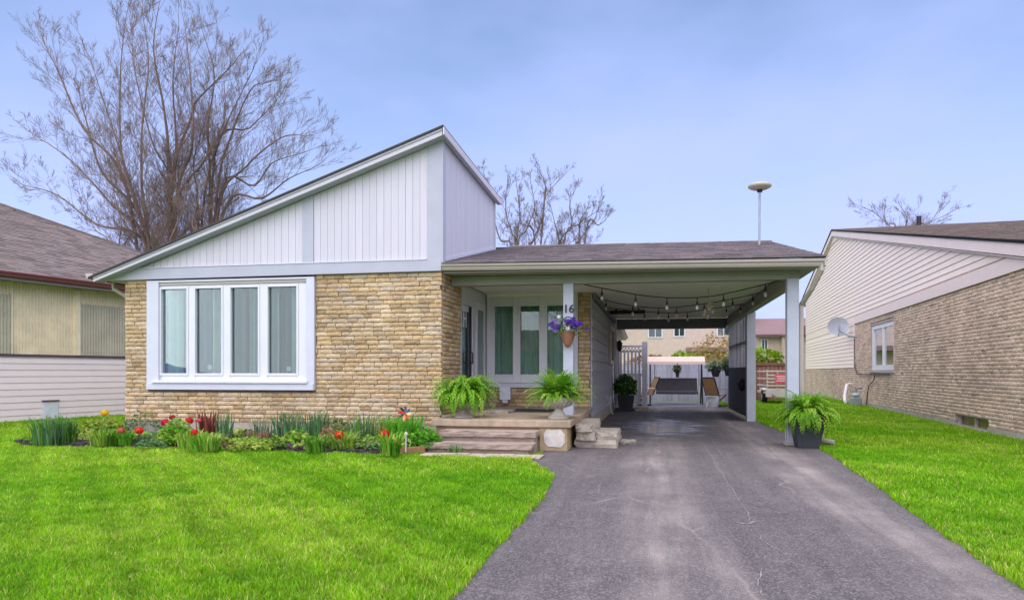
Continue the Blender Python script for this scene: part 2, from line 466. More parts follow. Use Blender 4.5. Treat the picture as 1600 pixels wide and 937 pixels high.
mat('dish', (0.42, 0.44, 0.48), 0.45, 0.08, 8, 0.02, 40)
mat('meter_grey', (0.30, 0.34, 0.34), 0.45, 0.1, 8, 0.05, 40, metal=0.2)
mat('pipe_white', (0.78, 0.74, 0.74), 0.4, 0.05)
mat('cable', (0.07, 0.05, 0.045), 0.6, 0.1)
mat('bark', (0.185, 0.125, 0.10), 0.95, 0.3, 6, 0.8, 30)
mat('bark_far', (0.18, 0.135, 0.115), 0.95, 0.25, 6, 0.4, 30)
mat('fence_grey', (0.32, 0.32, 0.375), 0.85, 0.15, 6, 0.3, 40, objrand=0.16, stretch=(3,3,0.3))
mat('fence_dark', (0.075, 0.078, 0.095), 0.8, 0.15, 6, 0.3, 40, objrand=0.14, stretch=(3,3,0.3))
mat('fence_brown', (0.20, 0.09, 0.06), 0.85, 0.2, 6, 0.3, 40, objrand=0.2, stretch=(3,3,0.3))
mat('stucco_beige', (0.55, 0.435, 0.36), 0.9, 0.08, 4, 0.2, 30)
mat('roof_far', (0.22, 0.14, 0.14), 0.95, 0.2, 8, 0.5, 30)
mat('canopy_cloth', (0.66, 0.52, 0.44), 0.9, 0.08, 8, 0.1, 60, transl=0.2)
mat('cushion_dark', (0.075, 0.07, 0.085), 0.9, 0.15, 12, 0.2, 80)
mat('chair_cloth', (0.40, 0.235, 0.11), 0.85, 0.12, 12, 0.2, 90)
mat('trailer_paint', (0.58, 0.52, 0.46), 0.6, 0.1, 6, 0.05, 40, dirt=0.3)
mat('sign_red', (0.62, 0.11, 0.13), 0.5, 0.05)
mat('sign_white', (0.78, 0.66, 0.66), 0.5, 0.05)
mat('rubber', (0.02, 0.02, 0.022), 0.8, 0.2)
mat('edging_wood', (0.33, 0.165, 0.085), 0.85, 0.2, 8, 0.4, 50, stretch=(1,4,4))
mat('bulb', (0.50, 0.46, 0.40), 0.15, 0.05, 5, 0)
mat('steel', (0.30, 0.34, 0.36), 0.4, 0.1, 8, 0.02, 40, metal=0.5)
mat('antenna_disc', (0.42, 0.37, 0.31), 0.5, 0.06, 8, 0.02, 40)
mat('patio', (0.14, 0.14, 0.17), 0.85, 0.2, 2, 0.3, 40)
mat('paver', (0.42, 0.345, 0.25), 0.95, 0.2, 6, 0.5, 40, objrand=0.12)
mat('red_plastic', (0.55, 0.03, 0.03), 0.35, 0.05); mat('orange_plastic', (0.75, 0.25, 0.06), 0.35, 0.05)
mat('yellow_plastic', (0.75, 0.62, 0.25), 0.35, 0.05); mat('blue_plastic', (0.07, 0.13, 0.25), 0.35, 0.05); mat('dark_plastic', (0.03, 0.03, 0.04), 0.35, 0.05)
mat('lamp_amber', (0.65, 0.42, 0.14), 0.3, 0.05)
leaf_mat('leaf', 0.35)
leaf_mat('petal', 0.3, 0.5)
leaf_mat('grass_blade', 0.48, 0.5)

# ================================================================== SETTING
def in_poly(px, py, poly):
    inside = np.zeros(px.shape, bool)
    n = len(poly); j = n - 1
    for i in range(n):
        xi, yi = poly[i]; xj, yj = poly[j]
        c = ((yi > py) != (yj > py)) & (px < (xj - xi) * (py - yi) / (yj - yi + 1e-12) + xi)
        inside ^= c; j = i
    return inside

DRIVE = [(-1.02,-6),(-1.08,2.0),(-1.10,3.6),(-1.10,5.0),(-1.10,6.4),(-1.13,7.4),(-1.20,8.05),(-1.36,8.56),(-1.62,9.05),(-1.72,9.45),(-1.66,9.62),
         (-1.70,10.0),(-1.72,10.7),(-1.40,10.8),(-1.32,15.0),(-1.34,22.6),(-1.5,25.2),(2.55,25.2),(2.42,23),(2.46,18.3),(2.56,15.2),(2.62,11.9),(2.42,9.0),(2.22,6.5),(2.05,4.4),(1.95,2.0),(1.85,-6)]
def wobble_poly(poly, step=0.22, amp=0.022):
    out = []
    for i in range(len(poly)):
        a = Vector(poly[i]); b = Vector(poly[(i+1) % len(poly)])
        k = max(1, int((b-a).length/step)); nn = Vector((-(b-a).y, (b-a).x)).normalized()
        for q in range(k):
            p = a.lerp(b, q/k) + nn*random.uniform(-amp, amp)
            out.append((p.x, p.y))
    return out
DRIVE_W = wobble_poly(DRIVE)
BED = [(-10.95,10.7),(-10.7,10.05),(-10.2,9.72),(-9.4,9.66),(-8.6,9.80),(-7.4,9.86),(-6.1,9.82),(-5.0,9.68),(-4.2,9.60),(-3.72,9.68),(-3.55,10.1),(-3.60,11.7),(-10.3,11.7)]
BED_W = wobble_poly(BED, 0.2, 0.03)

g = MB().add([(-400,-300,0),(400,-300,0),(400,700,0),(-400,700,0)], [(0,1,2,3)]).build('ground', 'soil_green'); g['kind'] = 'structure'
d = MB().add([(x, y, 0.006) for x, y in DRIVE_W], [tuple(range(len(DRIVE_W)))]).build('driveway', 'asphalt'); d['kind'] = 'structure'
p_ = MB().add([(-3.0,25.21,0.008),(4.0,25.21,0.008),(4.0,29.3,0.008),(-3.0,29.3,0.008)], [(0,1,2,3)]).build('patio', 'patio'); p_['kind'] = 'structure'
# pale filled cracks and scrapes in the asphalt
mat('crack_fill', (0.25, 0.21, 0.195), 0.95, 0.3, 12, 0.3, 50)
for pts_, w_ in (([(1098,690),(1108,705),(1125,735),(1150,770),(1168,800),(1172,815)],0.018),([(1150,815),(1165,818),(1185,812)],0.05),([(938,752),(934,768)],0.03),([(905,738),(880,752)],0.022),([(1172,815),(1190,842),(1215,858)],0.012),([(1030,640),(1062,655),(1110,682),(1135,720)],0.016),([(905,700),(960,699),(1040,703),(1120,700)],0.010),([(1195,880),(1185,905),(1190,935)],0.02)):
    q_ = [AZ(a, b, 0.0105) for a, b in pts_]; fl = []
    for i in range(len(q_)-1):
        for k in range(6): fl.append(q_[i].lerp(q_[i+1], k/6))
    fl.append(q_[-1]); mb = MB(); vs2 = []; m2 = len(fl)
    for i, p in enumerate(fl):
        t_ = (fl[min(i+1,m2-1)]-fl[max(i-1,0)]).normalized(); nn_ = Vector((-t_.y,t_.x,0)); p = p+nn_*random.uniform(-.012,.012); e_ = w_*0.7*random.uniform(.15,1.0)*min(1,i*.5+.1,(m2-1-i)*.5+.1)*.5
        vs2 += [p-nn_*e_, p+nn_*e_]
    mb.add(vs2, [(2*i,2*i+1,2*i+3,2*i+2) for i in range(m2-1)]); mb.build('crack', 'crack_fill', d)
# planting bed: low mound of soil
mb = MB(); nb = len(BED_W)
cxy = np.mean(np.array(BED_W), axis=0)
rings = []
for k, (sc, z) in enumerate(((1.0,0.0),(0.96,0.035),(0.80,0.06),(0.4,0.07))):
    rings.append([(cxy[0]+(x-cxy[0])*(sc if k else 1), cxy[1]+(y-cxy[1])*sc, z+0.004+random.uniform(0,0.012)*(k > 0)) for x, y in BED_W])
vs_ = [q for r_ in rings for q in r_]
fs_ = [(k*nb+i, k*nb+(i+1) % nb, (k+1)*nb+(i+1) % nb, (k+1)*nb+i) for k in range(3) for i in range(nb)] + [tuple(3*nb+i for i in range(nb))]
bd = mb.add(vs_, fs_).build('planting_bed', 'soil'); bd['kind'] = 'structure'
# bark mulch chips
mb = MB()
bx = RNG.uniform(-10.9,-3.5,14000); by = RNG.uniform(9.6,11.7,14000)
keep = in_poly(bx, by, BED_W); bx = bx[keep]; by = by[keep]
for x, y in zip(bx[:5200], by[:5200]):
    s = random.uniform(0.5,1.3)
    e = Euler((random.uniform(-.5,.5), random.uniform(-.5,.5), random.uniform(0,6.28))).to_matrix()
    c = random.choice([(1,1,1),(0.6,0.6,0.65),(1.6,1.3,1.3),(1.2,1.1,1.3),(0.8,0.7,0.8)])
    mb.obox((x, y, 0.055+random.uniform(-0.01,0.03)), (0.05*s, 0.022*s, 0.010), e, c)
o = mb.build('mulch', 'mulch'); o['kind'] = 'stuff'; o['label'] = 'dark bark mulch between the plants below the big window'

# paver strip at the foot of the steps
pv = MB().box(-3.42,-1.60,9.58,10.03,-0.05,0.012).build('path', 'soil'); pv['kind'] = 'structure'
for r_ in range(2):
    x = -3.42
    while x < -1.66:
        w = min(random.uniform(0.20,0.26), -1.60-x)
        MB().box(x+0.006, x+w-0.006, 9.585+r_*0.222, 9.795+r_*0.222, 0, 0.022+random.uniform(0,0.008)).build('paver', 'paver', pv, bevel=0.006)
        x += w

# ------------------------------------------------------------------ grass
def grass(name, boxes, exclude, label):
    P = []
    for (x0,x1,y0,y1,dens,hh,ww) in boxes:
        n = int((x1-x0)*(y1-y0)*dens)
        x = RNG.uniform(x0,x1,n); y = RNG.uniform(y0,y1,n)
        # only what can be near the view
        fw = -x*_sa + y*_ca; rt = x*_ca + y*_sa
        k = (fw > 2.6) & (np.abs(PX0 + FPX*rt/np.maximum(fw,.1) - 800) < 950)
        for ex in exclude: k &= ~in_poly(x, y, ex)
        x = x[k]; y = y[k]
        P.append(np.stack([x, y, np.full(x.shape, hh), np.full(x.shape, ww)], 1))
    P = np.concatenate(P); n = len(P)
    x, y, hh, ww = P.T
    # patchiness: slow waves of height and hue
    def wav(s, ph):
        return (np.sin(x*s+1.3*np.sin(y*s*0.8+ph))+np.sin(y*s*1.17+1.1*np.sin(x*s*0.7+2*ph))+np.sin((x+y)*s*0.61+ph))/3
    pa = wav(1.4, 0.4); pb = wav(4.1, 2.1); pc = wav(11.0, 0.9); pd = wav(27.0, 1.7)
    h = hh*RNG.uniform(0.55,1.25,n)*(1+0.14*pb+0.20*pc+0.25*pd)
    w = ww*RNG.uniform(0.7,1.3,n)
    az = RNG.uniform(0, 2*np.pi, n); ln = RNG.uniform(0.1,0.85,n)*h
    ta = az + np.pi/2 + RNG.normal(0,0.5,n)
    wx, wy = np.cos(az)*w/2, np.sin(az)*w/2
    lx, ly = np.cos(ta)*ln, np.sin(ta)*ln
    V = np.zeros((n,5,3))
    V[:,0] = np.stack([x-wx, y-wy, np.full(n,-0.002)],1); V[:,1] = np.stack([x+wx, y+wy, np.full(n,-0.002)],1)
    V[:,2] = np.stack([x+wx*.8+lx*.35, y+wy*.8+ly*.35, h*0.6],1); V[:,3] = np.stack([x-wx*.8+lx*.35, y-wy*.8+ly*.35, h*0.6],1)
    V[:,4] = np.stack([x+lx, y+ly, h*0.95],1)
    idx = np.arange(n)[:,None]*5
    loops = np.concatenate([idx+np.array([0,1,2,3]), idx+np.array([3,2,4])],1).ravel()
    ls = np.empty((n,2), np.int64); ls[:,0] = np.arange(n)*7; ls[:,1] = np.arange(n)*7+4
    lt = np.tile(np.array([4,3]), n)
    me = bpy.data.meshes.new(name)
    me.vertices.add(n*5); me.vertices.foreach_set('co', V.ravel())
    me.loops.add(n*7); me.loops.foreach_set('vertex_index', loops)
    me.polygons.add(n*2); me.polygons.foreach_set('loop_start', ls.ravel()); me.polygons.foreach_set('loop_total', lt)
    a = np.array(GR_A); b = np.array(GR_B); c = np.array(GR_C)
    t = np.clip(0.45+0.26*pa+0.16*pb+0.16*pc+RNG.normal(0,0.26,n),0,1)[:,None]
    col = a*(1-t)+b*t
    yl = (RNG.random(n) < 0.10+0.10*pa+0.08*pb)[:,None]
    col = np.where(yl, c, col)*np.clip(RNG.normal(1,0.22,n)*(1+0.08*pb+0.14*pc+0.16*pd),0.45,1.5)[:,None]
    cc = np.repeat(np.hstack([col, np.ones((n,1))]), 7, axis=0).astype(np.float32)
    at = me.color_attributes.new('tint', 'FLOAT_COLOR', 'CORNER'); at.data.foreach_set('color', cc.ravel())
    me.update(calc_edges=True); me.validate()
    me.materials.append(M['grass_blade'])
    o = bpy.data.objects.new(name, me); COL.objects.link(o)
    o['kind'] = 'stuff'; o['label'] = label
    return o
GR_A = (0.125, 0.375, 0.006); GR_B = (0.330, 0.530, 0.012); GR_C = (0.56, 0.56, 0.14)
PATHP = [(-3.46,9.56),(-1.58,9.56),(-1.58,10.8),(-3.46,10.8)]
PORCHP = [(-3.7,10.0),(-0.3,10.6),(-0.3,13),(-1.3,15),(-3.7,15)]
HOUSEP = [(-10.1,11.65),(-3.6,11.65),(-3.6,16),(-1.3,16),(-1.3,23),(-10.1,23)]
DR_IN = [(x*1.0+(0.025 if x < 0 else -0.03), y) for x, y in DRIVE_W]
grass('front_lawn', [(-6.6,-0.9,2.6,5.2,13000,0.046,0.0062),(-10.2,-0.9,5.2,7.6,7500,0.050,0.0085),(-13,-1.0,7.6,10.3,4600,0.055,0.011),
                     (-17,-9.6,10.3,13.0,2600,0.062,0.014),(-16,-10.0,13.0,20.0,1200,0.08,0.016)],
      [DR_IN, BED, PATHP, PORCHP, HOUSEP], 'bright green front lawn left of the driveway')
NEIGHP = [(6.32,5),(6.32,13.6),(8.4,42),(20,42),(20,5)]
grass('side_lawn', [(1.7,6.4,3.5,7,8000,0.048,0.008),(1.9,6.6,7,12,4600,0.054,0.011),(2.1,7.2,12,20,2400,0.065,0.015),(2.3,8.4,20,34,1200,0.08,0.02)],
      [DR_IN, NEIGHP], 'bright green lawn strip between driveway and right neighbour')

# ================================================================== MASONRY / SIDING HELPERS
def unit_brick(seed, nu=4, nz_=2, rough=0.005):
    """rough-faced brick, 1 x 1 in x and z, face at y=0 looking to -y, 9 cm deep"""
    rr = random.Random(seed); v = []; f = []
    for j in range(nz_+1):
        for i in range(nu+1):
            ed = i in (0, nu) or j in (0, nz_)
            x = i/nu-0.5; z = j/nz_-0.5
            y = (0.007 if ed else -rr.uniform(-0.2,1)*rough)
            if ed: x += rr.uniform(-.012,.012)*(i in (0,nu)); z += rr.uniform(-.07,.03)*(j in (0,nz_))
            v.append((x, y, z))
    w = nu+1
    for j in range(nz_):
        for i in range(nu): f.append((j*w+i, j*w+i+1, (j+1)*w+i+1, (j+1)*w+i))
    loop = [i for i in range(w)] + [j*w+nu for j in range(1, nz_+1)] + [nz_*w+i for i in range(nu-1, -1, -1)] + [j*w for j in range(nz_-1, 0, -1)]
    b = len(v)
    for q in loop: v.append((v[q][0], 0.09, v[q][2]))
    m_ = len(loop)
    for k in range(m_): f.append((loop[k], b+k, b+(k+1) % m_, loop[(k+1) % m_]))
    return v, f
UB = [unit_brick(s) for s in range(7)]
UB_ME = {}
def ub_mesh(k, matn):
    if (k, matn) not in UB_ME:
        me = bpy.data.meshes.new('brick'); me.from_pydata(UB[k][0], [], UB[k][1]); me.materials.append(M[matn]); UB_ME[(k, matn)] = me
    return UB_ME[(k, matn)]

class Wall:
    """a vertical wall: base point, th = turn about z; th=0 looks towards -y"""
    def __init__(self, P0, th):
        self.P = Vector((P0[0], P0[1], 0)); self.th = th
        self.u = Vector((math.cos(th), math.sin(th), 0)); self.n = Vector((math.sin(th), -math.cos(th), 0))
    def pt(self, u, z, off=0.0):
        return self.P + self.u*u + self.n*off + Vector((0,0,z))
    def box(self, mb, u0, u1, z0, z1, o0, o1, c=None):
        return mb.hexa([self.pt(u0,z0,o1), self.pt(u1,z0,o1), self.pt(u1,z1,o1), self.pt(u0,z1,o1)],
                       [self.pt(u0,z0,o0), self.pt(u1,z0,o0), self.pt(u1,z1,o0), self.pt(u0,z1,o0)], c)
    def poly(self, mb, pts, o0, o1, c=None):
        return mb.prism([self.pt(u, z, o1) for u, z in pts], self.n*(o0-o1), c)

def brick_wall(parent, W, u0, u1, z0, z1, holes, ch, lmin, lmax, matn, single=None, joint=0.010, clip=None, maxsingle=300):
    joined = MB(); singles = []
    nc = max(1, round((z1-z0)/ch)); ch = (z1-z0)/nc
    for k in range(nc):
        za = z0+k*ch; zb = za+ch
        u = u0 - random.uniform(0, lmin*0.8)
        while u < u1:
            L = random.uniform(lmin, lmax); a = max(u, u0); b = min(u+L, u1); u += L
            segs = [(a, b)]
            for (hu0, hu1, hz0, hz1) in holes:
                if zb > hz0+0.02 and za < hz1-0.02:
                    ns = []
                    for (s0, s1) in segs:
                        if s1 <= hu0 or s0 >= hu1: ns.append((s0, s1)); continue
                        if s0 < hu0: ns.append((s0, hu0))
                        if s1 > hu1: ns.append((hu1, s1))
                    segs = ns
            for (s0, s1) in segs:
                if s1-s0 < 0.03: continue
                if clip and not clip((s0+s1)/2, zb): continue
                off = random.gauss(0, 0.004) + (random.uniform(0.004,0.014) if random.random() < 0.2 else 0)
                cu, cz = (s0+s1)/2, (za+zb)/2
                rec = (cu, cz, s1-s0-joint*0.7, ch-joint*1.25, off, random.randrange(len(UB)))
                if single and single(cu, cz): singles.append(rec)
                else:
                    v, f = UB[rec[5]]; r_ = random.random()
                    joined.add([W.pt(cu+x*rec[2], cz+z*rec[3], off-y) for x, y, z in v], f, (r_, r_, r_))
    random.shuffle(singles)
    for i, (cu, cz, L, h, off, k) in enumerate(singles):
        if i >= maxsingle:
            v, f = UB[k]; r_ = random.random()
            joined.add([W.pt(cu+x*L, cz+z*h, off-y) for x, y, z in v], f, (r_, r_, r_)); continue
        o = bpy.data.objects.new('brick', ub_mesh(k, matn)); COL.objects.link(o)
        o.parent = parent; o.location = W.pt(cu, cz, off) - ORG[parent]
        o.rotation_euler = (0, 0, W.th); o.scale = (L, 1, h)
    if joined.v: joined.build('bricks', matn, parent, kind='stuff')

def lap(parent, name, matn, W, z0, z1, u0b, u1b, u0t=None, u1t=None, off=0.0, proud=0.018):
    """one lap-siding board: thin at the top, proud at its lower edge"""
    u0t = u0b if u0t is None else u0t; u1t = u1b if u1t is None else u1t
    mb = MB()
    mb.hexa([W.pt(u0b,z0,off+proud), W.pt(u1b,z0,off+proud), W.pt(u1t,z1,off+0.004), W.pt(u0t,z1,off+0.004)],
            [W.pt(u0b,z0,off-0.02), W.pt(u1b,z0,off-0.02), W.pt(u1t,z1,off-0.02), W.pt(u0t,z1,off-0.02)])
    return mb.build(name, matn, parent)

def shingles(name, matn, parent, p00, ud, vd, width, length, inside=None, expo=0.145, tab=0.32):
    """courses of roof shingles laid on the plane p00 + u*ud + v*vd"""
    ud = Vector(ud).normalized(); vd = Vector(vd).normalized(); nn = ud.cross(vd)
    if nn.z < 0: nn = -nn
    mb = MB(); v = 0.0; k = 0
    while v < length-0.02:
        u = -random.uniform(0, tab)
        while u < width:
            w = random.uniform(tab*0.55, tab*1.25)
            a, b = max(u, 0), min(u+w, width); u += w
            if b-a < 0.02: continue
            if inside and not inside((a+b)/2, v+expo/2): continue
            ve = min(v+expo+0.03, length)
            t = random.choice([0.011,0.014,0.018]); g_ = random.uniform(0.72,1.28); q = random.uniform(-.05,.05)
            P = lambda uu, vv, hh: p00+ud*uu+vd*vv+nn*hh
            mb.add([P(a,v,0),P(b,v,0),P(b,v,t),P(a,v,t),P(b-0.004,ve,0.003),P(a+0.004,ve,0.003)],
                   [(0,1,2,3),(3,2,4,5),(0,3,5),(1,4,2)], (g_*(1+q), g_, g_*(1-q)))
        v += expo; k += 1
    return mb.build(name, matn, parent, kind='stuff')

def pleats(name, matn, parent, x0, x1, y, z0, z1, amp=0.075, wl=0.15):
    n = max(8, int((x1-x0)/wl*6)); v = []; f = []
    ph = random.uniform(0, 6)
    for i in range(n+1):
        x = x0+(x1-x0)*i/n
        yy = y + amp*math.sin(i/6*2*math.pi+ph+0.6*math.sin(i*0.37)) + 0.4*amp*math.sin(i*0.9+ph)
        v += [(x, yy, z0), (x, yy*1.0+0.01, (z0+z1)/2), (x, yy, z1)]
        if i: f += [((i-1)*3, i*3, i*3+1, (i-1)*3+1), ((i-1)*3+1, i*3+1, i*3+2, (i-1)*3+2)]
    return MB().add(v, f).build(name, matn, parent, smooth=True)

# ================================================================== THE HOUSE
YF = 11.70
house = thing('brick_house', 'tan brick bungalow with white slant-roofed gable above its large front window', 'house', (-6.85, YF, 0))
WF = Wall((-10.0, YF), 0.0)                    # front, u: 0..6.3
part('foundation', 'concrete', house, -9.97,-3.73, 11.715,12.1, -0.2,0.30)
fw = MB()
fw.box(-9.985,-9.44, 11.728,11.88, 0.30,2.99).box(-6.14,-3.72, 11.728,11.88, 0.30,2.99).box(-9.44,-6.14, 11.728,11.88, 0.30,0.95)
front_wall = fw.build('front_wall', 'mortar', house)
brick_wall(front_wall, WF, 0.0, 6.30, 0.30, 2.985, [(0.49,3.93,0.885,3.0)], 0.0800, 0.15, 0.31, 'brick', single=lambda u, z: u > 3.93)
side_wall = part('side_wall', 'mortar', house, -3.86,-3.728, 11.80,12.95, 0.46,2.99)
WS = Wall((-3.70, YF), math.radians(90))       # looks towards +x, u along +y
brick_wall(side_wall, WS, 0.09, 1.25, 0.47, 2.985, [], 0.0800, 0.15, 0.31, 'brick', single=lambda u, z: True, maxsingle=200)
part('left_side_wall', 'mortar', house, -9.98,-9.80, 11.90,15.6, 0.0,2.99)
# --- big window
bw = MB()
bw.box(-9.50,-9.245, 11.655,11.76, 0.90,2.955).box(-6.235,-6.08, 11.655,11.76, 0.90,2.955).box(-9.245,-6.235, 11.655,11.76, 0.90,1.02).box(-9.245,-6.235, 11.655,11.76, 2.915,2.955)
win = bw.build('window', 'white_trim', house, bevel=0.006)
PX = [(-9.217,-8.674),(-8.50,-7.955),(-7.77,-7.21),(-7.016,-6.442)]
fr = MB()
ex = [-9.245]+[q for ab in PX for q in ab]+[-6.235]
for i in range(0, len(ex), 2): fr.box(ex[i], ex[i+1], 11.70,11.80, 1.02,2.86)
for a, b in PX: fr.box(a, b, 11.702,11.798, 1.02,1.20); fr.box(a, b, 11.702,11.798, 2.795,2.86)
fr.build('frame', 'white_vinyl', win, bevel=0.008)
for a, b in PX:
    st = MB(); w = 0.032
    st.box(a-w, a+0.004, 11.685,11.70, 1.165,2.835).box(b-0.004, b+w, 11.685,11.70, 1.165,2.835).box(a+0.004,b-0.004, 11.685,11.70, 1.165,1.208).box(a+0.004,b-0.004, 11.685,11.70, 2.79,2.835)
    st.build('sash', 'white_vinyl', win, bevel=0.004)
    part('pane', 'glass', win, a-0.002, b+0.002, 11.745,11.751, 1.198,2.797)
part('head_trim', 'gutter', win, -9.243,-6.237, 11.68,11.76, 2.862,2.913, bevel=0.004)
part('sill', 'white_vinyl', win, -9.36,-6.20, 11.60,11.70, 1.022,1.075, bevel=0.01)
part('sill_apron', 'white_trim', win, -9.49,-6.09, 11.632,11.654, 0.902,1.018, bevel=0.004)
for (a, b, mm) in ((-9.30,-8.98,'curtain_light'),(-8.93,-8.66,'curtain'),(-8.52,-8.42,'curtain_dark'),(-8.34,-8.16,'curtain_light'),(-8.10,-7.98,'curtain_dark'),(-7.86,-7.62,'curtain_dark'),(-7.50,-7.40,'curtain'),(-7.08,-6.92,'curtain'),(-6.86,-6.72,'curtain_dark'),(-6.66,-6.30,'curtain_light')):
    pleats('curtain', mm, win, a, b, 11.98, 0.98, 2.9)
# ornaments in the window
def star(parent, c, r, matn='white_trim', name='window_ornament'):
    v = [c]; f = []
    for k in range(12):
        rr = r if k % 2 == 0 else r*0.55; a = k*math.pi/6
        v.append((c[0]+rr*math.cos(a), c[1], c[2]+rr*math.sin(a)))
        f.append((0, 1+k, 1+(k+1) % 12))
    m_ = MB().add(v, f); m_.add([(p[0], p[1]+0.01, p[2]) for p in v], [tuple(reversed(t)) for t in f])
    return m_.build(name, matn, parent)
star(win, (-8.27, 11.80, 1.32), 0.07); star(win, (-6.66, 11.80, 1.29), 0.06)
# rooms behind the glass
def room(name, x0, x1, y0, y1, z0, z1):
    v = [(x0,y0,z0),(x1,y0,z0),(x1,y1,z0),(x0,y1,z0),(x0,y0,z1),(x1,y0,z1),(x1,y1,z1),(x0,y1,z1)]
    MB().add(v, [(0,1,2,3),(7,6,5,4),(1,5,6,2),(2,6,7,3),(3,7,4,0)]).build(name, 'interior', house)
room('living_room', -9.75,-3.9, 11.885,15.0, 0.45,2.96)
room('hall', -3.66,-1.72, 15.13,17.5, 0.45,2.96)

# --- gable above the window
def zr(x): return 5.40 + 0.3487*(x+3.69)
WG = Wall((0, 11.655), 0.0)
gw = MB(); WG.poly(gw, [(-10.36,2.99),(-3.70,2.99),(-3.70,zr(-3.70)-0.10),(-10.36,zr(-10.36)-0.045)], -0.06, -0.022)
gable = gw.build('gable_wall', 'white_backing', house)
bands = [(-10.28,-9.50),(-9.335,-6.305),(-6.085,-3.945)]
for a, b in bands:
    n = max(1, round((b-a)/0.136)); w = (b-a)/n
    for i in range(n):
        u0 = a+i*w+0.0025; u1 = a+(i+1)*w-0.0025; t = -0.15
        if zr(u1)+t < 3.19: continue
        mb = MB(); WG.poly(mb, [(u0,3.175),(u1,3.175),(u1,zr(u1)+t),(u0,max(zr(u0)+t,3.176))], -0.02, random.uniform(-0.001,0.002))
        mb.build('plank', 'white_siding', gable)
for a, b in ((-9.497,-9.337),(-6.303,-6.087),(-3.943,-3.69)):
    mb = MB(); WG.poly(mb, [(a,3.182),(b,3.182),(b,zr(b)-0.14),(a,zr(a)-0.14)], -0.02, 0.018); mb.build('vertical_trim', 'grey_trim', gable)
mb = MB(); WG.poly(mb, [(-10.40,2.975),(-3.685,2.995),(-3.685,3.19),(-10.0,3.178),(-10.40,3.02)], -0.055, 0.026); mb.build('band_board', 'grey_trim', gable, bevel=0.004)
mb = MB(); WG.poly(mb, [(-9.9,3.185),(-3.95,3.192),(-3.95,3.212),(-9.9,3.203)], -0.019, 0.035); mb.build('band_drip_edge', 'white_trim', gable)
# rake board, soffit and roof
WR = Wall((0, 11.42), 0.0)
mb = MB(); WR.poly(mb, [(-10.44,zr(-10.44)-0.12),(-3.60,zr(-3.60)-0.155),(-3.60,zr(-3.60)-0.035),(-10.44,zr(-10.44)-0.035)], -0.025, 0.0)
mb.build('rake_board', 'white_siding', house, bevel=0.004)
mb = MB(); WR.poly(mb, [(-10.43,zr(-10.43)-0.06),(-3.60,zr(-3.60)-0.075),(-3.60,zr(-3.60)-0.036),(-10.43,zr(-10.43)-0.036)], 0.001, 0.018)
mb.build('rake_drip_edge', 'grey_trim', house)
mb = MB()
mb.hexa([(-10.42,11.446,zr(-10.42)-0.12),(-3.62,11.446,zr(-3.62)-0.145),(-3.62,11.653,zr(-3.62)-0.145),(-10.42,11.653,zr(-10.42)-0.12)],
        [(-10.42,11.446,zr(-10.42)-0.10),(-3.62,11.446,zr(-3.62)-0.12),(-3.62,11.653,zr(-3.62)-0.12),(-10.42,11.653,zr(-10.42)-0.10)])
mb.build('rake_soffit', 'grey_trim', house)
roof = MB()
dz = 0.15
roof.hexa([(-10.52,11.375,zr(-10.52)-0.032),(-3.57,11.375,zr(-3.57)-0.032),(-3.57,15.86,zr(-3.57)-0.032-dz),(-10.52,15.86,zr(-10.52)-0.032-dz)],
          [(-10.52,11.375,zr(-10.52)+0.0),(-3.57,11.375,zr(-3.57)+0.0),(-3.57,15.86,zr(-3.57)-dz),(-10.52,15.86,zr(-10.52)-dz)])
slant_roof = roof.build('slant_roof', 'shingle_dark_edge', house)
mb = MB(); mb.box(-10.40,-9.99, 11.66,15.8, 2.975,3.02); mb.build('eave_soffit', 'grey_trim', house)
# eave gutter on the left with its downspout
mb = MB(); mb.hexa([(-10.58,11.42,2.99),(-10.45,11.42,2.99),(-10.45,11.42,3.09),(-10.62,11.42,3.09)], [(-10.58,15.8,2.97),(-10.45,15.8,2.97),(-10.45,15.8,3.07),(-10.62,15.8,3.07)])
gut = mb.build('eave_gutter', 'gutter', house)
mb = MB(); mb.tube([(-10.46,11.95,3.02),(-10.46,11.95,2.86),(-10.08,12.10,2.60),(-10.04,12.12,2.5),(-10.04,12.12,0.2)], 0.042, 8); mb.build('downspout', 'gutter', house)

# --- right-hand side wall of the slant volume, above the carport roof
def zc(y): return 3.12 + 0.2276*(y-11.6)
def zt(y): return 5.43 - 0.0335*(y-11.4)
WR2 = Wall((-3.672, 0), math.radians(90))
mb = MB(); WR2.poly(mb, [(11.67,3.0),(15.68,3.0),(15.68,zt(15.68)-0.10),(11.67,zt(11.67)-0.10)], -0.10, -0.024)
sg = mb.build('upper_side_wall', 'white_backing', house)
a, b = 11.80, 15.56; n = 30; w = (b-a)/n
for i in range(n):
    y0 = a+i*w+0.004; y1 = a+(i+1)*w-0.004
    mb = MB(); WR2.poly(mb, [(y0,zc(y0)-0.05),(y1,zc(y1)-0.05),(y1,zt(y1)-0.13),(y0,zt(y0)-0.13)], -0.022, random.uniform(-.001,.002)); mb.build('plank', 'white_siding', sg)
for y0, y1 in ((11.637,11.798),(15.562,15.68)):
    mb = MB(); WR2.poly(mb, [(y0,zc(y0)-0.05),(y1,zc(y1)-0.05),(y1,zt(y1)-0.12),(y0,zt(y0)-0.12)], -0.02, 0.018); mb.build('vertical_trim', 'grey_trim', sg)
mb = MB(); WR2.poly(mb, [(11.80,zc(11.8)+0.02),(15.66,zc(15.66)+0.02),(15.66,zc(15.66)+0.08),(11.80,zc(11.8)+0.08)], 0.001, 0.02); mb.build('roof_flashing', 'white_trim', sg)
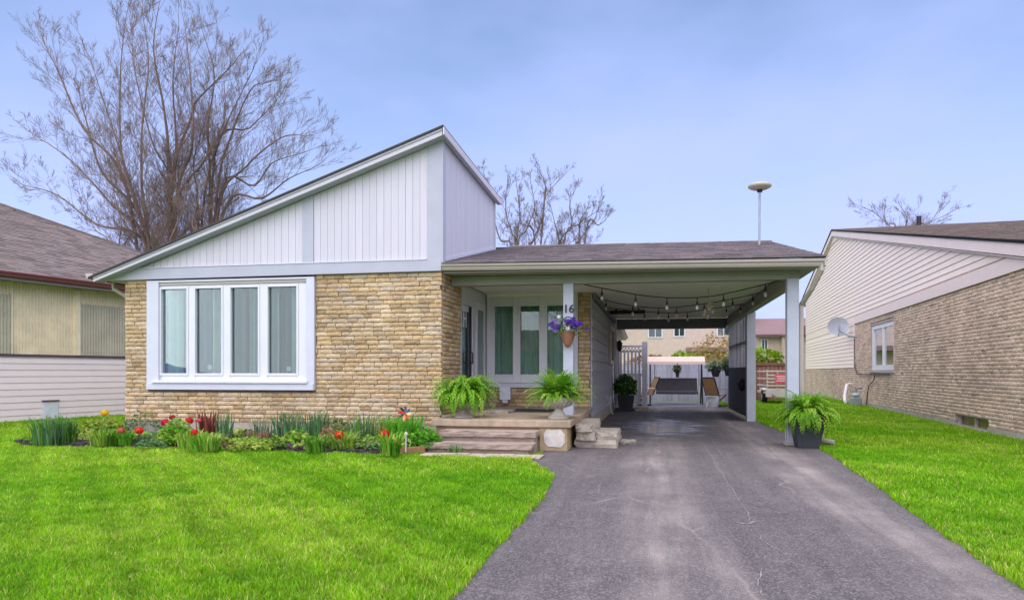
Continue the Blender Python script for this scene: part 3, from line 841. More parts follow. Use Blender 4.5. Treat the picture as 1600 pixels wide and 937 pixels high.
mb = MB(); mb.prism([(-3.575,11.376,zt(11.4)-0.155),(-3.575,15.86,zt(15.86)-0.155),(-3.575,15.86,zt(15.86)-0.03),(-3.575,11.376,zt(11.4)-0.03)], (0.025,0,0)); mb.build('side_fascia', 'white_siding', house, bevel=0.004)
mb = MB(); mb.hexa([(-3.65,11.45,zt(11.4)-0.15),(-3.576,11.45,zt(11.4)-0.15),(-3.576,15.84,zt(15.84)-0.15),(-3.65,15.84,zt(15.84)-0.15)],
                  [(-3.65,11.45,zt(11.4)-0.12),(-3.576,11.45,zt(11.4)-0.12),(-3.576,15.84,zt(15.84)-0.12),(-3.65,15.84,zt(15.84)-0.12)]); mb.build('side_soffit', 'grey_trim', house)
mb = MB(); mb.prism([(-10.3,15.69,2.9),(-3.69,15.69,2.9),(-3.69,15.69,5.10),(-10.3,15.69,2.94)], (0,0.06,0)); mb.build('upper_rear_wall', 'white_backing', house)

# --- porch recess: door wall, back wall with the triple window, brick pier
dw = MB(); dw.box(-3.86,-3.725, 12.951,13.02, 0.46,2.96).box(-3.86,-3.725, 13.86,15.2, 0.46,2.96).box(-3.86,-3.725, 13.02,13.86, 2.56,2.96)
doorwall = dw.build('door_wall', 'white_trim', house)
part('corner_trim', 'grey_trim', doorwall, -3.724,-3.70, 12.955,13.02, 0.47,2.94, bevel=0.004)
part('door_casing', 'white_trim', doorwall, -3.724,-3.695, 13.80,13.92, 0.47,2.66, bevel=0.004)
part('head_casing', 'white_trim', doorwall, -3.724,-3.695, 13.021,13.799, 2.56,2.68, bevel=0.004)
door = MB().box(-3.78,-3.74, 13.021,13.80, 0.48,0.72).box(-3.78,-3.74, 13.021,13.10, 0.72,2.56).box(-3.78,-3.74, 13.71,13.80, 0.72,2.56).box(-3.78,-3.74, 13.10,13.71, 2.44,2.56).build('door', 'white_vinyl', house, bevel=0.005)
part('pane', 'glass', door, -3.763,-3.757, 13.09,13.72, 0.71,2.45)
part('inner_panel', 'grey_trim', door, -3.84,-3.82, 13.03,13.79, 0.49,2.55)
part('edge_strip', 'black_paint', door, -3.739,-3.70, 13.655,13.70, 0.49,2.55)
MB().tube([(-3.735,13.66,1.42),(-3.68,13.66,1.42),(-3.66,13.66,1.40),(-3.66,13.66,1.62),(-3.735,13.66,1.64)], 0.014, 6).build('handle', 'black_metal', door)
mb = MB(); mb.box(-3.736,-3.728, 13.22,13.26, 2.12,2.46).box(-3.736,-3.728, 13.40,13.44, 2.12,2.46).box(-3.736,-3.728, 13.26,13.40, 2.27,2.31); mb.build('door_decoration', 'white_vinyl', door)
sl = MB().box(-3.724,-3.70, 14.12,14.24, 0.47,2.70).box(-3.724,-3.70, 14.78,14.90, 0.47,2.70).box(-3.724,-3.70, 14.24,14.78, 2.55,2.70).box(-3.724,-3.70, 14.24,14.78, 0.47,0.66).build('sidelight', 'white_vinyl', house)
part('pane', 'glass', sl, -3.722,-3.716, 14.24,14.78, 0.66,2.55)
part('sidelight_panel', 'grey_trim', sl, -3.7245,-3.7235, 14.24,14.78, 0.66,2.55)

bwall = MB().box(-3.70,-1.40, 15.028,15.12, 0.45,0.90).box(-1.70,-1.40, 15.028,15.12, 0.90,2.96).build('porch_wall', 'mortar', house)
WB = Wall((0, 15.0), 0.0)
brick_wall(bwall, WB, -3.70, -1.40, 0.47, 0.885, [], 0.0845, 0.16, 0.32, 'brick', single=lambda u, z: u < -1.8)
brick_wall(bwall, WB, -1.66, -1.40, 0.89, 2.95, [], 0.0845, 0.10, 0.18, 'brick', single=lambda u, z: True)
pw = MB(); PP = [(-3.517,-3.097),(-2.939,-2.511),(-2.341,-1.932)]
ex = [-3.70]+[q for ab in PP for q in ab]+[-1.778]
for i in range(0, len(ex), 2): pw.box(ex[i], ex[i+1], 14.98,15.10, 0.99,2.89)
for a, b in PP: pw.box(a, b, 14.982,15.098, 0.99,1.175); pw.box(a, b, 14.982,15.098, 2.68,2.89)
pwin = pw.build('porch_window', 'white_vinyl', house, bevel=0.008)
for a, b in PP:
    w = 0.03; st = MB()
    st.box(a-w,a+.004,14.965,14.979,1.145,2.71).box(b-.004,b+w,14.965,14.979,1.145,2.71).box(a+.004,b-.004,14.965,14.979,1.145,1.18).box(a+.004,b-.004,14.965,14.979,2.675,2.71)
    st.build('sash', 'white_vinyl', pwin, bevel=0.004)
    part('pane', 'glass', pwin, a-.002,b+.002, 15.04,15.046, 1.17,2.685)
part('sill', 'white_trim', pwin, -3.70,-1.68, 14.93,15.02, 0.89,0.985, bevel=0.006)
part('transom_board', 'ceiling', pwin, -3.70,-1.68, 14.985,15.10, 2.892,3.1)
part('side_casing', 'white_trim', pwin, -1.776,-1.665, 14.97,15.06, 0.99,2.95, bevel=0.004)
pleats('curtain', 'curtain_light', pwin, -3.55,-1.85, 15.24, 0.98, 2.9, 0.05, 0.13)
part('wall_box', 'vent_white', house, -3.38,-3.14, 14.86,14.998, 0.62,0.90, bevel=0.012)
part('wall_box_plug', 'white_trim', house, -3.32,-3.20, 14.88,14.95, 0.55,0.619, bevel=0.006)

# --- main body behind and the grey plank wall inside the carport
part('rear_body', 'white_backing', house, -9.9,-1.42, 17.6,22.6, 0.0,2.94)
part('carport_side_wall', 'dark_beam', house, -1.50,-1.395, 15.125,22.6, 0.22,2.95)
csw = [o for o in house.children if o.name.startswith('carport_side_wall')][0]
WC = Wall((-1.375, 0), math.radians(90))
npl = 11; ph = (2.945-0.26)/npl
for i in range(npl):
    lap(csw, 'plank', 'grey_plank', WC, 0.26+i*ph, 0.26+(i+1)*ph-0.006, 15.03, 22.55, proud=0.022)
mb = MB(); WC.box(mb, 15.0, 22.6, 0.0, 0.25, -0.05, 0.03); mb.build('wall_footing', 'concrete', csw)
mb = MB(); WC.box(mb, 20.3, 20.45, 1.45, 2.62, 0.0, 0.08); WC.box(mb, 22.1, 22.25, 1.45, 2.62, 0.0, 0.08); WC.box(mb, 20.45, 22.1, 1.45, 1.58, 0.0, 0.08); WC.box(mb, 20.45, 22.1, 2.5, 2.62, 0.0, 0.08)
swn = mb.build('side_window', 'gutter', house)
mb = MB(); WC.box(mb, 20.45, 22.1, 1.58, 2.5, 0.03, 0.036); mb.build('pane', 'glass_dark', swn)
mb = MB(); mb.tube([(-1.30,22.66,2.9),(-1.30,22.66,0.1)], 0.055, 8); mb.build('rear_downspout', 'white_trim', house)
mb = MB()
mb.hexa([(-10.2,15.76,4.00),(-3.70,15.76,4.00),(-3.70,17.4,4.38),(-10.2,17.4,4.38)],[(-10.2,15.76,4.05),(-3.70,15.76,4.05),(-3.70,17.4,4.43),(-10.2,17.4,4.43)])
mb.hexa([(-10.2,17.401,4.38),(-3.70,17.401,4.38),(-3.70,23.3,3.05),(-10.2,23.3,3.05)],[(-10.2,17.401,4.43),(-3.70,17.401,4.43),(-3.70,23.3,3.10),(-10.2,23.3,3.10)])
mb.build('main_roof', 'shingle', house)
# low rear wing whose eave shows past the carport
mb = MB(); mb.hexa([(-5,23.0,2.62),(-1.15,23.0,2.62),(-1.15,27.0,2.45),(-5,27.0,2.45)],[(-5,23.0,2.72),(-1.05,23.0,2.72),(-1.05,27.0,2.55),(-5,27.0,2.55)]); mb.build('rear_eave', 'gutter', house)
part('rear_wing_wall', 'stucco_beige', house, -5.0,-1.62, 23.0,26.9, 0.0,2.45)

# ================================================================== CARPORT
carport = thing('carport', 'open grey carport with brown shingle roof over the driveway', 'carport', (0.5, 12.35, 0))
def tl(x): return 0.045*(1-(x+3.7)/3.15)          # roof edge falls slightly to the right
for (x0,x1,y0,y1,z0,z1) in ((2.17,2.36,12.24,12.43,0.0,2.80),(-1.625,-1.445,12.26,12.44,0.47,2.80),(2.22,2.43,17.9,18.11,0.0,2.72)):
    part('post', 'post_paint', carport, x0,x1,y0,y1,z0,z1, bevel=0.006)
part('post_foot', 'concrete', carport, 2.14,2.39, 12.21,12.46, -0.05,0.05, bevel=0.006)
mb = MB(); mb.hexa([(-3.69,12.255,2.805),(2.37,12.255,2.79),(2.37,12.255,2.935),(-3.69,12.255,2.975)],[(-3.69,12.445,2.805),(2.37,12.445,2.79),(2.37,12.445,2.935),(-3.69,12.445,2.975)]); mb.build('front_header', 'header_paint', carport, bevel=0.004)
part('side_beam', 'header_paint', carport, 2.19,2.37, 12.446,23.0, 2.70,2.945, bevel=0.004)
part('rear_beam', 'dark_beam', carport, -1.37,2.189, 22.7,22.9, 2.62,2.945)
part('wall_ledger', 'dark_beam', carport, -1.345,-1.28, 15.04,22.69, 2.80,2.945)
# ceiling boards run across
y = 12.45
while y < 22.69:
    y1 = min(y+0.61, 22.69)
    x0 = -3.68 if y < 14.9 else -1.34
    part('ceiling_panel', 'ceiling', carport, x0, 2.185, y+0.003, y1-0.003, 2.95, 2.965)
    y = y1
part('ceiling_backing', 'dark_beam', carport, -3.68,2.36, 12.45,14.96, 2.968,2.99)
mb = MB(); mb.hexa([(-3.69,11.72,2.965),(2.60,11.72,2.915),(2.60,12.254,2.935),(-3.69,12.254,2.985)],[(-3.69,11.72,2.98),(2.60,11.72,2.93),(2.60,12.254,2.95),(-3.69,12.254,3.0)]); mb.build('front_soffit', 'soffit', carport)
part('side_soffit', 'soffit', carport, 2.371,2.60, 12.255,23.2, 2.93,2.945)
# k-style gutter
prof = [(11.72,0.0),(11.66,0.0),(11.635,0.035),(11.635,0.05),(11.60,0.075),(11.595,0.105),(11.61,0.118),(11.72,0.118)]
mb = MB(); va = [(-3.675, y, 2.985+z+tl(-3.675)-0.03) for y, z in prof]; vb = [(2.66, y, 2.985+z+tl(2.66)-0.03) for y, z in prof]
n = len(prof); mb.add(va+vb, [(i,(i+1) % n,n+(i+1) % n,n+i) for i in range(n)]+[tuple(range(n)),tuple(reversed(range(n,2*n)))]); gt = mb.build('gutter', 'gutter', carport)
# roof deck + shingles
zl, zrr = 3.095, 3.03
mb = MB()
mb.hexa([(-3.67,11.60,zl),(2.64,11.60,zrr),(2.64,17.4,4.335),(-3.67,17.4,4.41)],[(-3.67,11.60,zl+.02),(2.64,11.60,zrr+.02),(2.64,17.4,4.355),(-3.67,17.4,4.43)])
mb.hexa([(-3.67,17.401,4.41),(2.64,17.401,4.335),(2.64,23.3,zrr),(-3.67,23.3,zl)],[(-3.67,17.401,4.43),(2.64,17.401,4.355),(2.64,23.3,zrr+.02),(-3.67,23.3,zl+.02)])
rf = mb.build('roof', 'shingle_dark_edge', carport)
P00 = Vector((-3.66,11.575,zl+0.018)); PU = Vector((2.655,11.575,zrr+0.018))-P00; PV = Vector((-3.66,17.4,4.432))-P00
shingles('shingles', 'shingle', rf, P00, PU, PV, PU.length, PV.length, expo=0.15)
mb = MB(); x = -3.66
while x < 2.62:
    zz = 4.44-(x+3.66)/6.3*0.075; g_ = random.uniform(.75,1.2)
    mb.add([(x,17.27,zz-0.02),(x+0.30,17.27,zz-0.02),(x+0.31,17.4,zz+0.022),(x,17.4,zz+0.022),(x,17.53,zz-0.02),(x+0.30,17.53,zz-0.02)],[(0,1,2,3),(3,2,5,4)],(g_,g_,g_)); x += 0.29
mb.build('ridge_cap', 'shingle', rf, kind='stuff')
mb = MB(); mb.prism([(2.62,11.6,zrr-0.12),(2.62,17.4,4.335-0.12),(2.62,23.3,zrr-0.12),(2.62,23.3,zrr-0.005),(2.62,17.4,4.33),(2.62,11.6,zrr-0.005)],(0.03,0,0)); mb.build('rake_board', 'gutter', carport)
mb = MB(); mb.prism([(2.37,12.3,2.95),(2.37,22.9,2.95),(2.37,17.4,4.25)],(0.03,0,0)); mb.build('gable_infill', 'lap_pink', carport)
# downspout from the gutter end back to the front post
mb = MB(); mb.tube([(2.60,11.67,2.98),(2.60,11.67,2.86),(2.50,11.95,2.58),(2.42,12.34,2.38),(2.415,12.36,2.30),(2.415,12.36,0.30),(2.43,12.32,0.18),(2.55,12.20,0.12),(2.86,12.02,0.085)], 0.042, 8); mb.build('downspout', 'gutter', carport)

# side screen between rear post and rear beam: dark boards below, slats above
screen = thing('privacy_screen', 'dark board privacy screen with open slats above on the carport side', 'screen', (2.32, 20.4, 0))
part('rail', 'fence_dark', screen, 2.285,2.335, 18.12,22.7, 0.16,0.24); part('rail', 'fence_dark', screen, 2.285,2.335, 18.12,22.7, 1.24,1.32); part('rail', 'fence_dark', screen, 2.285,2.335, 18.12,22.7, 1.98,2.05)
y = 18.14
while y < 22.6:
    part('board', 'fence_dark', screen, 2.255,2.284, y, y+0.135, 0.10, 1.36); y += 0.145
y = 18.16; k = 0
while y < 22.6:
    part('slat', 'fence_grey', screen, 2.26,2.282, y, y+0.13, 1.365, 2.68); y += 0.34
o = MB().lathe([(0.02,-0.16),(0.09,-0.10),(0.12,0),(0.09,0.10),(0.02,0.16)], (2.20,18.75,0.90), 10).build('wall_lantern', 'black_metal', screen)

# ================================================================== PORCH
porch = thing('porch', 'stained concrete front porch with two stone steps and stuccoed corner block', 'porch', (-2.5, 10.9, 0))
mb = MB(); mb.prism([(-3.56,10.70,0.365),(-1.30,10.70,0.365),(-1.30,12.6,0.365),(-1.345,14.97,0.365),(-3.698,14.97,0.365),(-3.698,11.69,0.365),(-3.56,11.69,0.365)],(0,0,0.11)); mb.build('slab', 'porch_slab', porch, bevel=0.012)
mb = MB(); mb.prism([(-3.50,10.78,0),(-1.80,10.78,0),(-1.80,11.1,0),(-1.40,11.1,0),(-1.40,14.9,0),(-3.68,14.9,0),(-3.68,11.72,0),(-3.50,11.72,0)],(0,0,0.364)); mb.build('riser_wall', 'block_tan', porch)
mb = MB(); mb.prism([(-1.80,10.74,-0.02),(-1.36,10.74,-0.02),(-1.36,12.6,-0.02),(-1.42,12.6,-0.02),(-1.42,11.08,-0.02),(-1.80,11.08,-0.02)],(0,0,0.383)); blk = mb.build('corner_block', 'block_tan', porch, bevel=0.01)
pts = []
for k in range(22):
    a = 2*math.pi*k/22
    pts.append((-1.565+0.165*math.copysign(abs(math.cos(a))**0.55, math.cos(a))*random.uniform(.9,1.05), 10.738, 0.20+0.150*math.copysign(abs(math.sin(a))**0.6, math.sin(a))*random.uniform(.85,1.06)))
MB().prism(pts, (0,-0.008,0)).build('stucco_patch', 'stucco', blk)
def slab_stone(name, matn, parent, x0,x1,y0,y1,z0,z1, seed, nx=7, amp=0.018):
    """a split stone slab with rough, uneven edges"""
    rr = random.Random(seed); ring = []
    def edge(a, b, n): return [Vector(a).lerp(Vector(b), i/n) for i in range(n)]
    ny = max(2, int(nx*(y1-y0)/(x1-x0)))
    base = edge((x0,y0),(x1,y0),nx)+edge((x1,y0),(x1,y1),ny)+edge((x1,y1),(x0,y1),nx)+edge((x0,y1),(x0,y0),ny)
    n = len(base); v = []
    for z, ins in ((z0,0.01),(z0+(z1-z0)*0.5,0.0),(z1-0.008,0.004),(z1,0.02)):
        for p in base:
            q = p.lerp(Vector(((x0+x1)/2,(y0+y1)/2)), ins)
            v.append((q.x+rr.uniform(-amp,amp), q.y+rr.uniform(-amp,amp), z+rr.uniform(-.005,.005)))
    f = [(k*n+i,k*n+(i+1) % n,(k+1)*n+(i+1) % n,(k+1)*n+i) for k in range(3) for i in range(n)]+[tuple(3*n+i for i in range(n)), tuple(reversed(range(n)))]
    return MB().add(v, f).build(name, matn, parent)
st = MB().box(-3.27,-1.83,10.42,10.77,0.0,0.235).build('step', 'step_stone', porch)
slab_stone('tread', 'step_stone', st, -3.32,-1.79,10.36,10.775,0.236,0.325, 3, 14, 0.010)
st = MB().box(-3.42,-1.86,10.12,10.415,0.0,0.080).build('step', 'step_stone', porch)
slab_stone('tread', 'step_stone', st, -3.47,-1.80,10.06,10.418,0.081,0.165, 4, 14, 0.010)
# flagstone side steps beside the carport wall
ss = thing('flagstone_steps', 'stacked tan flagstones forming side steps between porch and driveway', 'steps', (-0.95, 11.7, 0))
for i, (x0,x1,y0,y1,z0,z1) in enumerate(((-1.29,-0.62,11.25,12.55,0.0,0.13),(-1.27,-0.97,11.15,12.5,0.132,0.27),(-0.955,-0.62,11.30,12.35,0.132,0.25),(-1.28,-1.0,11.10,12.7,0.272,0.39),(-0.60,-0.35,11.9,12.35,0.0,0.05))):
    slab_stone('stone', 'flagstone', ss, x0,x1,y0,y1,z0,z1, 20+i, 5, 0.022)
# door mat and boot tray
o = slab_stone('door_mat', 'doormat', None, -3.05,-1.95,12.9,13.75,0.476,0.492, 9, 8, 0.004); tag(o, 'flat black door mat on the porch floor', 'door mat')
o = slab_stone('flat_stone', 'flagstone', None, -3.12,-2.65,12.35,13.1,0.477,0.52, 12, 5, 0.008); tag(o, 'flat grey slab lying behind the left porch urn', 'slab')

# ================================================================== POTTED FERNS
FERN_COLS = [(0.17,0.40,0.02),(0.25,0.48,0.03),(0.12,0.32,0.02),(0.36,0.55,0.06),(0.20,0.45,0.02)]
def fern_mesh(mb, c, n, L, droop, up=(0.9,1.45), cols=FERN_COLS, lw=0.05, nl=13, squash=1.0):
    for i in range(n):
        az = random.uniform(0, 2*math.pi); el = random.uniform(*up)
        ll = L*random.uniform(0.65,1.15); col = random.choice(cols); k = random.uniform(0.8,1.2); col = tuple(q*k for q in col)
        p = Vector(c)+Vector((math.cos(az),math.sin(az),0))*random.uniform(0,0.06); seg = ll/nl; path = [p.copy()]
        e = el; azz = az
        for s in range(nl):
            p = p+Vector((math.cos(azz)*math.cos(e), math.sin(azz)*math.cos(e), math.sin(e)))*seg
            e -= droop*random.uniform(0.7,1.3)/nl*(0.5+s/nl*1.2); azz += random.uniform(-.06,.06); path.append(p.copy())
        for s in range(1, nl+1):
            t = (path[s]-path[s-1]).normalized(); side = t.cross(Vector((0,0,1)))
            if side.length < 1e-3: side = Vector((1,0,0))
            side.normalize(); upv = side.cross(t)
            w = lw*math.sin(math.pi*min(0.98,(0.12+0.88*s/nl)))**0.7*random.uniform(0.8,1.15)
            for sg in (-1,1):
                a = path[s-1]; b = path[s]
                tip = a+side*sg*w+t*seg*0.75+upv*random.uniform(-.25,.1)*w
                mid = a+side*sg*w*0.5
                mb.add([a, mid-t*seg*.28, tip, mid+t*seg*.62], [(0,1,2,3)], col)
        mb.add([path[0]+Vector((.003,0,0)),path[0]-Vector((.003,0,0)),path[-1]], [(0,1,2)], tuple(q*.7 for q in col))
    return mb
def urn(name, label, cat, x, y, z, r, h, fern, rimz):
    t = thing(name, label, cat, (x, y, z))
    pr_ = [(0.165,0),(0.165,0.035),(0.13,0.05),(0.10,0.08),(0.075,0.11),(0.06,0.14),(0.075,0.16)]
    s = r/0.25
    foot = MB().lathe([(a*s,b*h/0.34) for a, b in pr_], (x,y,z), 18).build('foot', 'urn_concrete', t, smooth=False)
    bowl = MB().lathe([(0.075*s,0.161*h/.34),(0.15*s,0.19*h/.34),(0.215*s,0.235*h/.34),(0.235*s,0.27*h/.34),(0.255*s,0.30*h/.34),(0.26*s,0.33*h/.34),(0.245*s,0.345*h/.34),(0.21*s,0.33*h/.34)], (x,y,z), 22).build('bowl', 'urn_concrete', t)
    mb = MB()
    for k in range(22):
        a = 2*math.pi*k/22
        mb.tube([(x+math.cos(a)*0.10*s,y+math.sin(a)*0.10*s,z+0.175*h/.34),(x+math.cos(a+.1)*0.20*s,y+math.sin(a+.1)*0.20*s,z+0.22*h/.34),(x+math.cos(a+.2)*0.243*s,y+math.sin(a+.2)*0.243*s,z+0.275*h/.34),(x+math.cos(a+.25)*0.262*s,y+math.sin(a+.25)*0.262*s,z+0.325*h/.34)],[.008,.017*s,.020*s,.014*s],5)
    mb.build('fluting', 'urn_concrete', bowl)
    mb = MB(); fern(mb); mb.build('fronds', 'leaf', t)
    return t
random.seed(21)
urn('urn_fern', 'drooping yellow-green fern in pale concrete urn, left on the porch', 'potted fern', -3.15, 11.20, 0.477, 0.25, 0.26,
    lambda mb: (fern_mesh(mb, (-3.13,11.2,0.74), 190, 0.76, 2.4, (0.85,1.55), nl=14, lw=0.072), fern_mesh(mb, (-3.15,11.15,0.78), 130, 0.66, 3.0, (0.3,1.2), nl=13, lw=0.07)), 0.8)
urn('urn_fern', 'upright bushy fern in fluted concrete urn in front of the porch post', 'potted fern', -1.56, 11.20, 0.477, 0.255, 0.345,
    lambda mb: fern_mesh(mb, (-1.56,11.2,0.80), 280, 0.62, 1.3, (0.2,1.55), nl=12, lw=0.064), 0.8)

# tall tapered planter by the front carport post
pl = thing('planter_fern', 'fern spilling over tall tapered black planter at the front carport post', 'potted fern', (2.40, 11.95, 0))
x, y = 2.42, 11.93
def taper(x, y, z0, z1, a, b, hole=0.02):
    mb = MB()
    ring = lambda s, z: [(x-s,y-s,z),(x+s,y-s,z),(x+s,y+s,z),(x-s,y+s,z)]
    v = ring(a,z0)+ring(b,z1)+ring(b-hole,z1)+ring(b-hole-0.015,z1-0.06)
    f = [(3,2,1,0)]+[(k*4+i,k*4+(i+1) % 4,(k+1)*4+(i+1) % 4,(k+1)*4+i) for k in range(3) for i in range(4)]
    return mb.add(v, f)
taper(x, y, 0.0, 0.52, 0.165, 0.245).build('pot', 'slate_pot', pl, bevel=0.008)
mb = MB(); mb.box(x-.258,x+.258,y-.258,y-.2465,0.47,0.53).box(x-.258,x+.258,y+.2465,y+.258,0.47,0.53).box(x-.258,x-.2465,y-.2464,y+.2464,0.47,0.53).box(x+.2465,x+.258,y-.2464,y+.2464,0.47,0.53); mb.build('rim', 'slate_pot', pl)
part('potting_soil', 'potting', pl, x-.2,x+.2,y-.2,y+.2,0.40,0.475)
mb = MB(); (fern_mesh(mb, (x,y,0.50), 220, 0.62, 1.8, (0.35,1.5), nl=13, lw=0.064), fern_mesh(mb, (x,y,0.52), 110, 0.58, 2.9, (0.1,0.8), nl=13, lw=0.06)); mb.build('fronds', 'leaf', pl)
mb = MB(); mb.tube([(x-.30,y+.18,0.10),(x-.285,y+.19,0.48)], 0.012, 6); mb.build('stake', 'steel', pl)

# ================================================================== HANGING BASKET + HOUSE NUMBER
bk = thing('hanging_basket', 'terracotta wall basket of purple petunias hung on the porch post', 'hanging basket', (-1.53, 12.12, 1.6))
bx0, by0 = -1.525, 12.13
mb = MB(); prof = [(0.02,1.66),(0.05,1.69),(0.085,1.76),(0.115,1.85),(0.135,1.92),(0.14,1.945),(0.125,1.945)]
mb.lathe([(r_, z-1.66) for r_, z in prof], (bx0,by0,1.66), 16); mb.build('pot', 'terracotta', bk)
MB().tube([(bx0+math.cos(a)*0.15, by0+0.03, 1.94+math.sin(a)*0.26) for a in [math.pi*k/14 for k in range(15)]], 0.010, 6).build('handle', 'black_metal', bk)
mb = MB()
for i in range(110):
    a = random.uniform(0,6.28); r_ = random.uniform(0.02,0.24); zz = 1.96+random.uniform(-.05,.13)-r_*0.15
    p = Vector((bx0+math.cos(a)*r_*1.25, by0+math.sin(a)*r_*0.7-0.03, zz)); c = random.choice([(0.10,0.22,0.03),(0.16,0.30,0.05),(0.06,0.14,0.03),(0.28,0.40,0.12)])
    e = Euler((random.uniform(-1,1),random.uniform(-1,1),random.uniform(0,6.28))).to_matrix()
    mb.add([p+e@Vector(q) for q in ((0,0,0),(.022,.02,0),(0,.06,.008),(-.022,.02,0))], [(0,1,2,3)], c)
mb.build('leaves', 'leaf', bk)
def flower5(mb, c, r, col, nrm, eye=(0.5,0.45,0.2)):
    q = Vector(nrm).to_track_quat('Z','Y')
    for k in range(6):
        a = 2*math.pi*k/6; b = a+math.pi/3*0.95; m_ = (a+b)/2
        P = [Vector((0,0,0)), Vector((math.cos(a)*r*.8,math.sin(a)*r*.8,r*.25)), Vector((math.cos(m_)*r,math.sin(m_)*r,r*.32)), Vector((math.cos(b)*r*.8,math.sin(b)*r*.8,r*.25))]
        mb.add([Vector(c)+q@p for p in P], [(0,1,2,3)], tuple(x_*random.uniform(.8,1.2) for x_ in col))
mb = MB()
for i in range(30):
    cl = random.choice([(-0.24,0.10),(-0.18,0.06),(0.10,0.10),(0.20,0.09),(0.02,0.12),(0.30,0.04),(-0.2,0.12),(0.14,0.14)])
    c = (bx0+cl[0]+random.uniform(-.05,.05), by0-random.uniform(0.08,0.2), 1.96+cl[1]+random.uniform(-.06,.05))
    flower5(mb, c, random.uniform(.035,.05), random.choice([(0.10,0.02,0.38),(0.16,0.04,0.45),(0.07,0.02,0.22),(0.20,0.08,0.42),(0.045,0.03,0.12)]), (random.uniform(-.5,.5),-1,random.uniform(-.1,.6)))
for c in ((-0.14,0.23),(0.02,0.02)): flower5(mb, (bx0+c[0],by0-.15,1.96+c[1]), .035, (.7,.68,.6), (0,-1,.3))
mb.build('flowers', 'petal', bk, kind='stuff')

def text_mesh(name, txt, size, matn, loc, rotz=0, ext=0.006):
    cu = bpy.data.curves.new(name+'_curve', 'FONT'); cu.body = txt; cu.size = size; cu.extrude = ext; cu.align_x = 'CENTER'; cu.offset = size*0.018
    ob = bpy.data.objects.new(name+'_tmp', cu); COL.objects.link(ob)
    bpy.context.view_layer.update()
    dg = bpy.context.evaluated_depsgraph_get()
    me = bpy.data.meshes.new_from_object(ob.evaluated_get(dg))
    bpy.data.objects.remove(ob); bpy.data.curves.remove(cu)
    me.materials.clear(); me.materials.append(M[matn])
    o = bpy.data.objects.new(name, me); COL.objects.link(o)
    o.rotation_euler = (R(90), 0, rotz); o.location = loc
    ORG[o] = Vector((0,0,0))
    return o
o = text_mesh('house_number', '16', 0.20, 'black_metal', (-1.525, 12.25, 2.285)); tag(o, 'black metal house number 16 on the porch post', 'house number')

# ================================================================== STRING LIGHTS
def strand(label, pts, nb, r=0.010):
    pts = [Vector(p) for p in pts]
    # smooth the cord through the points
    fine = []
    for i in range(len(pts)-1):
        p0 = pts[max(i-1,0)]; p1 = pts[i]; p2 = pts[i+1]; p3 = pts[min(i+2,len(pts)-1)]
        for s in range(8):
            t = s/8; fine.append(0.5*((2*p1)+(p2-p0)*t+(2*p0-5*p1+4*p2-p3)*t*t+(3*p1-p0-3*p2+p3)*t**3))
    fine.append(pts[-1])
    t = thing('string_lights', label, 'string lights', fine[len(fine)//2], 'string lights under the carport ceiling')
    MB().tube(fine, r, 5).build('cord', 'black_paint', t)
    for k in range(nb):
        p = fine[int((k+0.7)/nb*(len(fine)-1))]
        MB().tube([p,(p.x,p.y,p.z-0.05),(p.x,p.y,p.z-0.10),(p.x,p.y,p.z-0.14)],[0.010,0.010,0.022,0.022],7).build('socket', 'black_paint', t)
        MB().lathe([(0.014,0),(0.024,-0.025),(0.030,-0.05),(0.024,-0.075),(0.010,-0.09)],(p.x,p.y,p.z-0.138),8).build('bulb', 'bulb', t, smooth=True)
strand('nearest cord of hanging bulbs strung across the carport opening', [(-1.33,13.0,2.87),(-0.75,13,2.743),(-0.15,13,2.63),(0.40,13,2.585),(0.93,13,2.60),(1.40,13,2.68),(2.18,13,2.86)], 6)
strand('middle cord of hanging bulbs across the carport, behind the nearest one', [(-1.33,15.5,2.90),(-0.77,15.5,2.74),(-0.07,15.5,2.64),(0.37,15.5,2.64),(1.03,15.5,2.71),(1.70,15.5,2.82),(2.18,15.5,2.92)], 7)
strand('rearmost cord of hanging bulbs across the carport ceiling', [(-1.33,18,2.90),(-0.57,18,2.80),(0.16,18,2.74),(0.72,18,2.74),(1.2,18,2.80),(1.8,18,2.88),(2.18,18,2.92)], 7)
ht = thing('ceiling_heater', 'long black bar mounted under the carport ceiling on the left', 'heater', (-0.76,19,2.86))
part('housing', 'black_metal', ht, -1.24,-0.29, 18.92,19.08, 2.80,2.90, bevel=0.01)
part('bracket', 'black_metal', ht, -1.10,-1.06, 18.97,19.03, 2.901,2.949); part('bracket', 'black_metal', ht, -0.48,-0.44, 18.97,19.03, 2.901,2.949)
# hanging mobile of shells / small ornaments
hm = thing('hanging_ornament', 'small cluster of pale hanging ornaments below the carport ceiling', 'ornament', (1.05,14.6,2.55))
MB().tube([(1.05,14.6,2.95),(1.05,14.6,2.72)], 0.004, 4).build('cord', 'black_paint', hm)
for k in range(9):
    MB().lathe([(0.01,-0.05),(0.035,-0.02),(0.04,0.01),(0.015,0.05)], (1.05+random.uniform(-.11,.11),14.6+random.uniform(-.08,.08),2.66-k*0.035+random.uniform(-.02,.02)), 7).build('ornament_piece', random.choice(['bulb','terracotta','bulb','antenna_disc']), hm)
wl = thing('wall_lamp', 'black lantern on the rear corner of the grey carport wall', 'lantern', (-1.22,22.8,2.1))
MB().lathe([(0.03,-0.2),(0.07,-0.14),(0.09,0.0),(0.10,0.08),(0.03,0.17)], (-1.17,22.75,2.10), 8).build('body', 'black_metal', wl)
part('bracket', 'black_metal', wl, -1.36,-1.18, 22.73,22.77, 2.20,2.24)
hose = thing('hose_reel', 'small pale tap and hose loop low on the grey carport wall', 'hose', (-1.28,19.2,0.4))
